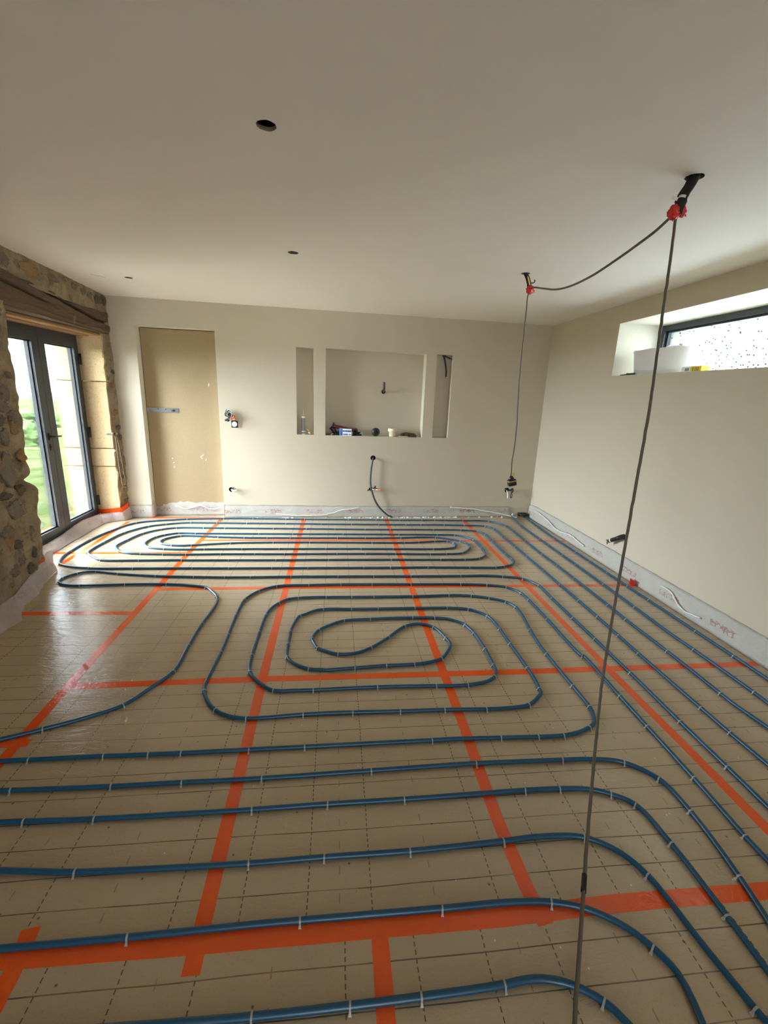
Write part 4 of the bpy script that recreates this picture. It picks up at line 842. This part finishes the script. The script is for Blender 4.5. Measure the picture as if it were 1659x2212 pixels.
# low socket boxes
def socket(x, z, label, items):
    t = empty('socket_wires', tuple(BW(x, z, 0)), label, 'wires', 'wires hanging from the wall boxes')
    for nm, mt, r, pts in items: cable(nm, [BW(x+a, z+b, c) for a, b, c in pts], r, M[mt], None, parent=t, step=.008)
    return t
socket(-1.292, .357, 'white and black wire ends from the low box near the boarded doorway', [
 ('wire_end', 'white_pl', .006, [(0, 0, .05), (.004, 0, -.01), (.03, -.012, -.05), (.05, -.032, -.06)]), ('wire_end', 'white_pl', .006, [(0, .004, .05), (.006, .004, -.01), (.05, .0, -.05), (.080, .008, -.065)]),
 ('wire_end', 'black', .006, [(0, .008, .05), (.006, .01, -.01), (.035, .025, -.045), (.045, .04, -.055)]), ('wire_end', 'green', .005, [(0, 0, .05), (.01, .004, -.01), (.045, .012, -.04), (.06, .028, -.05)])])
socket(.462, .377, 'black and copper wire ends from the low box behind the hanging conduit', [
 ('wire_end', 'white_pl', .008, [(0, 0, .05), (.01, 0, -.012), (.07, .002, -.05), (.118, .004, -.075)]), ('wire_end', 'black', .008, [(0, .004, .05), (.012, .008, -.012), (.045, .028, -.05), (.055, .052, -.06)]),
 ('wire_end', 'black', .007, [(0, -.004, .05), (-.01, -.004, -.012), (-.035, -.004, -.04), (-.045, -.014, -.05)]), ('wire_end', 'orange_pl', .0085, [(.085, .003, -.058), (.12, .004, -.077), (.128, .004, -.081)]), ('wire_end', 'green', .006, [(0, 0, .05), (.02, .012, -.02), (.06, .02, -.05), (.085, .014, -.06)])])
socket(2.345, .372, 'black cable loops and a white wire from the low box by the back corner', [
 ('wire_end', 'black', .011, [(0, 0, .05), (-.01, .01, -.015), (-.035, .02, -.05), (-.05, .035, -.06)]), ('wire_end', 'black', .012, [(0, 0, .05), (.01, .005, -.015), (.035, .012, -.05), (.055, .03, -.055), (.058, -.005, -.06), (.045, -.02, -.06)]),
 ('wire_end', 'white_pl', .0075, [(0, -.005, .05), (-.005, -.01, -.015), (-.004, -.05, -.05), (-.002, -.10, -.055)]), ('wire_end', 'black', .005, [(.045, -.02, -.055), (.058, -.06, -.06), (.045, -.095, -.06), (.032, -.07, -.06), (.038, -.03, -.058)])])
# conduit on the window wall
t = empty('wall_conduit', tuple(RW(3.752, .30, 0)), 'black conduit end sticking out of the window wall above the edge strip', 'conduit')
cable('conduit_tube', [RW(3.752, .362, .10), RW(3.752, .362, -.012), RW(3.756, .352, -.035), RW(3.775, .335, -.05)], .022, M['black'], None, parent=t)
cable('conduit_tube', [RW(3.765, .345, -.042), RW(3.81, .315, -.055), RW(3.865, .280, -.062)], .0185, M['blackrough'], None, parent=t)
cable('clear_band', [RW(3.836, .298, -.059), RW(3.848, .291, -.061)], .0205, M['white_pl'], None, parent=t)
for k, (dy, dz) in enumerate(((.02, -.018), (.030, .006), (.014, -.030))): cable('wire_end', [RW(3.86, .283, -.062), RW(3.868+dy*.5, .276+dz*.5, -.066), RW(3.872+dy, .272+dz, -.064)], .006, M['copper' if k == 2 else 'black'], None, parent=t, step=.006)
# old iron hook on the jamb
t = empty('iron_hook', (-2.46, 5.36, .42), 'rusty iron shutter hook hanging beside the yellow stone jamb', 'hook')
cable('eye_bolt', [(-2.56, 5.33, 1.03), (-2.50, 5.33, 1.03), (-2.46, 5.322, 1.03), (-2.425, 5.32, 1.038)], .010, M['rust'], None, parent=t)
bm = bm_new(); bmesh.ops.create_icosphere(bm, subdivisions=2, radius=.020); bm.transform(Matrix.Translation((-2.475, 5.315, 1.035)) @ Matrix.Diagonal((1, 1.15, 1, 1)))
for v in bm.verts: v.co += Vector((1, 1, 1))*.006*nz(v.co.x*60, v.co.y*60, v.co.z*60)
link('bolt_head', bm, M['rust'], t)
cable('hanging_rod', [(-2.462, 5.325, 1.02), (-2.462, 5.33, .88), (-2.468, 5.345, .66), (-2.470, 5.372, .50), (-2.470, 5.385, .440)], .006, M['rust'], None, parent=t)
cable('hanging_rod', [(-2.455, 5.338, 1.02), (-2.450, 5.358, .90), (-2.452, 5.388, .72), (-2.458, 5.425, .52), (-2.465, 5.455, .428), (-2.468, 5.42, .424), (-2.470, 5.385, .436)], .005, M['rust'], None, parent=t)

# ------------------------------------------------------------------ temporary lamp cables under the ceiling
def tied(loc, label): return empty('cable_bundle', loc, label, 'cable bundle', 'cable bundles hanging from the ceiling')
t1 = tied((1.47, 1.99, 2.30), 'thick black cable bundle with red tape at the ceiling hole nearest the camera')
K1 = [(1.469, 1.997, 2.60), (1.469, 1.997, 2.505), (1.455, 1.990, 2.470), (1.435, 1.990, 2.435), (1.425, 1.990, 2.405)]
bm = bm_new(); c = catmull(K1, .01)
for dx, dy, r in ((0, 0, .017), (.012, .008, .011), (-.010, .010, .011), (.003, -.012, .010)): tube(bm, [p+Vector((dx, dy, 0)) for p in c], r, 10)
link('cable_sheath', bm, M['blackrough'], t1)
cable('wrapped_joint', [(1.428, 1.990, 2.412), (1.420, 1.990, 2.385), (1.415, 1.990, 2.355)], .021, M['blackrough'], None, parent=t1)
bm = bm_new(); tube(bm, [(1.433, 1.990, 2.421), (1.429, 1.990, 2.411)], .0215, 12); grid(bm, lambda u, v: Vector((1.428-.055*u, 1.985+.004*math.sin(u*4), 2.412+.004*u+.014*(v-.5))), 8, 2); link('white_tie', bm, M['white_pl'], t1)
def red_wrap(t, c, s, seed, two=True):
    bm = bm_new(); r_ = random.Random(seed); c = Vector(c)
    b = bmesh.new(); bmesh.ops.create_icosphere(b, subdivisions=4, radius=1)
    for v in b.verts:
        k = 1+.30*nz(v.co.x*3+seed, v.co.y*3, v.co.z*3)+.14*nz(v.co.x*9, v.co.y*9+seed, v.co.z*9); v.co = c+Vector((v.co.x*k*s*1.0, v.co.y*k*s*.8, v.co.z*k*s*1.15))
    add(bm, b)
    for i in range(5):
        a = r_.uniform(0, 6.28); d = Vector((math.cos(a), math.sin(a)*.5, r_.uniform(-.8, .1)))
        grid(bm, lambda u, v: c+d*(s*(.6+.75*u))+Vector((0, 0, (v-.5)*s*.7*(1-.4*u)))+Vector((.004*nz(u*5, i), .004*nz(v*5, i), 0)), 4, 3)
    return link('red_tape_wrap', bm, M['redtape'], t)
red_wrap(t1, (1.398, 1.985, 2.362), .024, 3); red_wrap(t1, (1.432, 1.985, 2.368), .018, 8)
t2 = tied((1.44, 3.57, 2.38), 'thin black cable bundle with red tape at the ceiling hole farther from the camera')
bm = bm_new(); c = catmull([(1.409, 3.568, 2.60), (1.410, 3.568, 2.505), (1.428, 3.568, 2.475), (1.446, 3.570, 2.435), (1.452, 3.570, 2.405)], .01)
for dx, dy, r in ((0, 0, .012), (.010, .004, .008), (-.009, .004, .008)): tube(bm, [p+Vector((dx, dy, 0)) for p in c], r, 10)
link('cable_sheath', bm, M['blackrough'], t2)
cable('wire_end', [(1.452, 3.567, 2.438), (1.478, 3.566, 2.440), (1.488, 3.566, 2.452), (1.482, 3.566, 2.462)], .004, M['black'], None, parent=t2, step=.006)
cable('wire_end', [(1.424, 3.56, 2.48), (1.434, 3.558, 2.455), (1.446, 3.556, 2.42)], .0045, M['yellow'], None, parent=t2, step=.006)
red_wrap(t2, (1.458, 3.570, 2.392), .028, 5)
cable('slack_cable', [(1.460, 3.568, 2.400), (1.459, 3.511, 2.395), (1.453, 3.304, 2.345), (1.448, 3.143, 2.306), (1.443, 2.998, 2.283), (1.438, 2.836, 2.272), (1.432, 2.620, 2.275), (1.426, 2.400, 2.296), (1.421, 2.264, 2.312), (1.417, 2.110, 2.336), (1.405, 2.000, 2.358)], .0062, M['cable'], 'grey cable slung in a slack curve between the two ceiling cable bundles', step=.02)
# long cable hanging to the floor near the camera
t = empty('hanging_cable', (1.24, 1.69, .99), 'long grey cable hanging from the near ceiling bundle down to the floor', 'cable')
HC = [(1.412, 1.988, 2.345), (1.440, 2.02, 2.28), (1.455, 2.045, 2.20), (1.386, 1.922, 1.937), (1.330, 1.83, 1.75), (1.277, 1.746, 1.589), (1.262, 1.722, 1.43), (1.255, 1.711, 1.268), (1.240, 1.687, .989), (1.215, 1.647, .659), (1.161, 1.562, .394), (1.06, 1.40, .27), (.964, 1.247, .192), (.88, 1.115, .145), (.804, .993, .106), (.686, .805, .074), (.621, .701, .048), (.52, .54, .030), (.40, .35, .029), (.2, .12, .029)]
HC[1:3] = [(1.478, 2.066, 2.219)]
c = catmull(HC, .016); bm = bm_new(); tube(bm, [p+Vector((.0016*nz(i*.4, 2), .0016*nz(i*.4, 7), 0)) for i, p in enumerate(c)], .0062, 10); link('cable_sheath', bm, M['cable'], t)
bm = bm_new(); tube(bm, catmull([(.812, 1.006, .1095), (.804, .993, .106), (.784, .961, .1000)], .01), .0082, 12); link('black_tape_wrap', bm, M['black'], t)
# cable with socket end
t = empty('drop_cable', (1.49, 3.57, .868), 'thin grey cable hanging from the far ceiling bundle with a black and yellow socket', 'cable')
DC = [(1.455, 3.570, 2.375), (1.446, 3.570, 2.346), (1.449, 3.570, 2.20), (1.450, 3.570, 2.013), (1.453, 3.570, 1.82), (1.459, 3.570, 1.628), (1.472, 3.570, 1.42), (1.476, 3.570, 1.22), (1.470, 3.570, 1.10), (1.473, 3.570, 1.02), (1.472, 3.570, .948)]
c = catmull(DC, .02); bm = bm_new(); tube(bm, [p+Vector((.004*nz(p.z*9, 1), .003*nz(p.z*9, 5), 0)) for p in c], .0052, 8); link('cable_sheath', bm, M['cable'], t)
bm = bm_new(); X = Matrix.Translation((1.487, 3.57, .905)) @ Matrix.Rotation(-.22, 4, 'Y')
rbox(bm, -.034, .034, -.026, .026, -.034, .022, .009, mat4=X); b = bmesh.new(); lathe(b, [(.024, .018), (.020, .034), (.011, .050)], 16); b.transform(X); add(bm, b)
sk = link('socket_body', bm, M['black'], t)
bm = bm_new(); rbox(bm, -.0345, .0345, -.0268, .0268, .000, .014, .004, mat4=X); link('socket_band', bm, plain('dull_yellow', (176, 150, 52), .5), sk)
cable('strain_loop', [(1.487, 3.566, .945), (1.502, 3.565, .972), (1.492, 3.565, .985), (1.482, 3.566, .966)], .003, M['yellow'], None, parent=sk, step=.006)

# ------------------------------------------------------------------ things in the niches
ZF = 1.0582
N = lambda x, z, d: BW(x, z, d)
t = empty('sealant_cartridge', tuple(N(-.405, ZF, .055)), 'grey sealant cartridge with long nozzle standing in the narrow niche on the door side', 'cartridge')
cx = N(-.405, ZF, .055)
bm = bm_new(); lathe(bm, [(.0235, .0), (.0245, .004), (.0245, .205), (.0235, .208)], 22, 'Z', cx); link('tube', bm, plain('translucent_grey_plastic', (128, 128, 128), .35), t)
bm = bm_new(); lathe(bm, [(.027, .200), (.027, .220), (.020, .224)], 22, 'Z', cx); link('collar', bm, M['white_pl'], t)
bm = bm_new(); lathe(bm, [(.010, .224), (.0085, .25), (.003, .335), (.002, .338)], 14, 'Z', cx); link('nozzle', bm, M['cream'], t)
bm = bm_new(); lathe(bm, [(.0250, .03), (.0250, .045)], 22, 'Z', cx, cap=False); lathe(bm, [(.0251, .0), (.0251, .012)], 22, 'Z', cx, cap=False); link('label_band', bm, M['white_pl'], t)
t = empty('small_brush', tuple(N(-.325, ZF, .05)), 'small tan-handled paint tool leaning beside the sealant cartridge', 'tool')
cable('handle', [N(-.380, 1.152, .07), N(-.378, 1.132, .062), N(-.345, 1.118, .052), N(-.326, 1.085, .045)], .008, M['tan'], None, parent=t)
cable('ferrule', [N(-.335, 1.070, .042), N(-.322, 1.085, .045)], .016, M['white_pl'], None, parent=t)
cable('grip', [N(-.330, 1.082, .044), N(-.315, 1.075, .040), N(-.308, 1.068, .036)], .0075, M['tan'], None, parent=t)

t = empty('hand_tool', tuple(N(.09, ZF, .10)), 'black and maroon tool lying behind the blue and white box in the large niche', 'tool')
cable('body', [N(-.045, 1.170, .10), N(.05, 1.150, .10), N(.14, 1.132, .10), N(.225, 1.120, .10)], .022, M['maroon'], None, parent=t)
cable('body_cap', [N(-.06, 1.155, .10), N(-.03, 1.12, .10), N(-.015, 1.088, .10)], .030, M['black'], None, parent=t)
cable('trigger_guard', [N(-.028, 1.19, .10), N(-.03, 1.21, .10)], .008, M['black'], None, parent=t)
bm = bm_new(); lathe(bm, [(.026, -.02), (.032, -.012), (.032, .012), (.026, .02)], 20, 'Y', N(.245, 1.118, .10)); link('wheel', bm, M['maroon'], t)
bm = bm_new(); lathe(bm, [(.014, -.022), (.014, .022)], 14, 'Y', N(.245, 1.118, .098)); link('hub', bm, M['black'], t)
cable('base_bar', [N(-.03, 1.078, .11), N(.12, 1.08, .11), N(.20, 1.078, .11)], .018, M['black'], None, parent=t)
t = empty('small_carton', tuple(N(.12, ZF, .045)), 'small blue and white box at the front of the large niche', 'box')
X = Matrix.Translation(N(.122, ZF, .045)) @ Matrix.Rotation(-.12, 4, 'Z')
bm = bm_new(); rbox(bm, -.078, .078, -.026, .026, .0, .083, .0015, mat4=X); link('carton', bm, M['white_card'], t)
bm = bm_new()
for a in ((-.0785, -.036, -.0266, .0262, .002, .081), (-.034, .074, -.0266, -.0258, .046, .066), (-.03, .03, -.0266, -.0258, .008, .024), (.04, .072, -.0266, -.0258, .012, .022)): rbox(bm, *a, .0003, mat4=X, seg=1)
link('print', bm, M['blue_card'], t)
bm = bm_new()
for i, (a, z) in enumerate(((-.03, .053), (.0, .056), (.03, .052))): rbox(bm, a, a+.022, -.0272, -.0262, z, z+.008, .0003, mat4=X, seg=1)
link('print_mark', bm, M['gasket'], t)
t = empty('wire_tangle', tuple(N(.29, ZF, .05)), 'tangle of black cable and metal clips right of the blue and white box', 'cable')
r_ = random.Random(9); P = [N(.235, 1.10, .08)]
for i in range(16): P.append(N(.275+.05*math.cos(i*1.9)+r_.uniform(-.012, .012), 1.082+.030*math.sin(i*2.3)*(.6+.4*r_.random())-.006, .06+.02*math.cos(i*1.3)))
cable('cable_loop', P, .0065, M['black'], None, parent=t)
cable('metal_clip', [N(.325, 1.11, .03), N(.335, 1.085, .025), N(.328, 1.066, .022)], .005, M['steel'], None, parent=t)
cable('metal_clip', [N(.30, 1.085, .03), N(.322, 1.090, .026), N(.345, 1.082, .02)], .0045, M['steel'], None, parent=t)
t = cable('flat_stick', [N(-.118, 1.066, .045), N(-.06, 1.066, .055), N(-.02, 1.067, .06)], .0065, M['brown'], 'thin brown stick lying at the door-side end of the large niche', 'stick')
t = cable('wood_offcut', [N(-.062, 1.065, .03), N(-.035, 1.078, .04)], .006, M['cream'], 'short pale offcut lying before the thin brown stick', 'offcut')
t = empty('tape_roll', tuple(N(.507, ZF, .055)), 'round dark green tape roll standing in the middle of the large niche', 'tape roll')
X = Matrix.Translation(N(.507, 1.1095, .06)) @ Matrix.Rotation(.5, 4, 'Z')
b = bmesh.new(); lathe(b, [(.020, -.018), (.042, -.024), (.051, -.016), (.051, .016), (.042, .024), (.020, .018)], 30, 'Y', cap=False)
bmesh.ops.recalc_face_normals(b, faces=b.faces[:]); b.transform(X); bm = bm_new(); add(bm, b); link('roll', bm, plain('dark_green_black', (44, 52, 48), .4), t)
b = bmesh.new(); lathe(b, [(.0205, -.019), (.0205, .019)], 24, 'Y'); b.transform(X); bm = bm_new(); add(bm, b); link('core', bm, M['gasket'], t)
t = empty('pipe_coupling', tuple(N(.722, ZF, .05)), 'cream plastic pipe coupling standing in the large niche', 'coupling')
cx = N(.722, ZF, .055)
bm = bm_new(); lathe(bm, [(.040, 0), (.042, .004), (.042, .058), (.054, .064), (.0565, .068), (.0565, .100), (.053, .104), (.048, .104), (.047, .066), (.036, .060), (.036, .004)], 32, 'Z', cx, cap=False)
link('body', bm, M['cream'], t); bm = bm_new(); lathe(bm, [(.0472, .085), (.0472, .092), (.043, .092), (.043, .085)], 28, 'Z', cx, cap=False); link('seal_ring', bm, M['gasket'], t)
t = empty('hand_tool', tuple(N(.935, ZF, .06)), 'long dark brown hand tool lying at the window-side end of the large niche', 'tool')
bm = bm_new(); rbox(bm, -.105, .105, -.022, .022, 0, .030, .011, mat4=Matrix.Translation(N(.935, ZF, .055)) @ Matrix.Rotation(.05, 4, 'Y') @ Matrix.Translation((0, 0, .004))); link('base_bar', bm, M['brown'], t)
bm = bm_new()
for x in (.865, .935, 1.00): lathe(bm, [(.013, -.003), (.013, .003)], 14, 'Y', N(x, ZF+.019, .034))
link('end_hole', bm, M['gasket'], t)
cable('top_grip', [N(.855, 1.094, .058), N(.89, 1.103, .058), N(.96, 1.098, .058), N(1.02, 1.090, .058)], .012, M['brown'], None, parent=t)
cable('flat_stick', [N(.80, 1.063, .03), N(.86, 1.064, .028), N(.925, 1.063, .03)], .005, M['cream'], 'thin cream stick lying before the long brown hand tool', 'stick')
t = empty('niche_cable', tuple(N(1.38, 1.80, .06)), 'black cable curving down from the top of the narrow niche on the window side', 'cable')
cable('cable_sheath', [N(1.325, 2.082, .06), N(1.345, 2.05, .062), N(1.367, 1.97, .06), N(1.381, 1.89, .058), N(1.383, 1.825, .056)], .0105, M['black'], None, parent=t)
cable('cable_sheath', [N(1.332, 2.078, .06), N(1.37, 2.065, .06), N(1.41, 2.05, .062), N(1.445, 2.035, .066)], .0085, M['black'], None, parent=t)
cable('bare_end', [N(1.383, 1.827, .056), N(1.384, 1.806, .055)], .009, M['tan'], None, parent=t)
cable('bare_end', [N(1.398, 1.815, .055), N(1.388, 1.812, .055)], .005, M['white_pl'], None, parent=t)
cable('bare_end', [N(1.428, 2.043, .064), N(1.432, 2.030, .062)], .008, M['white_pl'], None, parent=t)

# ------------------------------------------------------------------ things on the window sill
SZ = WZ0+.0005
t = empty('plastic_tub', tuple(RW(3.94, SZ, .215)), 'large white plastic tub standing on the window sill', 'tub')
c0 = RW(3.945, SZ, .215)
bm = bm_new()
prof = [(.0, .0), (.84, .0), (.89, .006), (1.0, .20), (1.025, .207), (1.025, .217), (.985, .215), (.97, .20), (.90, .012), (.0, .010)]
seg = 56; rings = []
for r, z in prof:
    ring = []
    for k in range(seg):
        a = 2*math.pi*k/seg; y = math.copysign(abs(math.sin(a))**.9, math.sin(a))*.335*r; x = math.copysign(abs(math.cos(a))**.9, math.cos(a))*.185*r
        w = .006*nz(math.cos(a)*2, math.sin(a)*2, z*5); ring.append(bm.verts.new(c0+Vector((x+w, y+w, z+(.010*nz(math.cos(a)*1.7, math.sin(a)*1.7, 3) if z > .15 else 0)))))
    rings.append(ring)
for a, b in zip(rings, rings[1:]):
    for k in range(seg): bm.faces.new((a[k], a[(k+1) % seg], b[(k+1) % seg], b[k]))
bmesh.ops.remove_doubles(bm, verts=bm.verts[:], dist=1e-4); bmesh.ops.recalc_face_normals(bm, faces=bm.faces[:])
link('tub_body', bm, M['tub'], t)
bm = bm_new(); grid(bm, lambda u, v: c0+Vector((-.12+.10*v, -.30+.18*u, .214+.020*math.sin(u*3.1)+.006*nz(u*6, v*4))), 12, 5); bmesh.ops.solidify(bm, geom=bm.faces[:], thickness=.002); link('rim_flap', bm, M['tub'], t)
t = empty('small_carton', tuple(RW(3.44, SZ, .11)), 'flat white box with a yellow end on the window sill beside the tub', 'box')
bm = bm_new(); box(bm, .085, .15, 3.345, 3.548, SZ, SZ+.046, 0, lambda x, y, z: RW(y, z, x)); link('carton', bm, M['white_card'], t, smooth=False)
bm = bm_new(); box(bm, .0845, .1505, 3.3445, 3.452, SZ+.001, SZ+.0466, 0, lambda x, y, z: RW(y, z, x)); link('print', bm, M['yellow'], t, smooth=False)
bm = bm_new()
for y in (3.37, 3.385, 3.40, 3.425): box(bm, .0838, .0846, y, y+.006, SZ+.010, SZ+.038, 0, lambda x, y, z: RW(y, z, x))
for y in (3.47, 3.485, 3.50): box(bm, .0842, .0850, y, y+.008, SZ+.012, SZ+.034, 0, lambda x, y, z: RW(y, z, x))
link('print_mark', bm, M['brown'], t, smooth=False)
t = empty('slim_tool', tuple(RW(4.25, SZ, .05)), 'slim dark tool lying on the window sill between its wall end and the tub', 'tool')
cable('handle', [RW(4.205, SZ+.012, .060), RW(4.16, SZ+.013, .055), RW(4.09, SZ+.012, .05)], .010, M['anthracite'], None, parent=t)
cable('blade', [RW(4.315, SZ+.008, .062), RW(4.25, SZ+.010, .061), RW(4.20, SZ+.011, .060)], .006, M['brown'], None, parent=t)
cable('collar', [RW(4.212, SZ+.012, .0605), RW(4.198, SZ+.012, .0595)], .0125, M['gasket'], None, parent=t)
# a pencil mark scratched on the ceiling
bm = bm_new(); tube(bm, [(-2.16, 4.56, 2.4995), (-2.10, 4.60, 2.4992), (-2.075, 4.64, 2.4995)], 0.0008, 6)
tag(link('pencil_mark', bm, M['conduit']), 'short pencil scratch on the ceiling near the glazed door', 'mark')
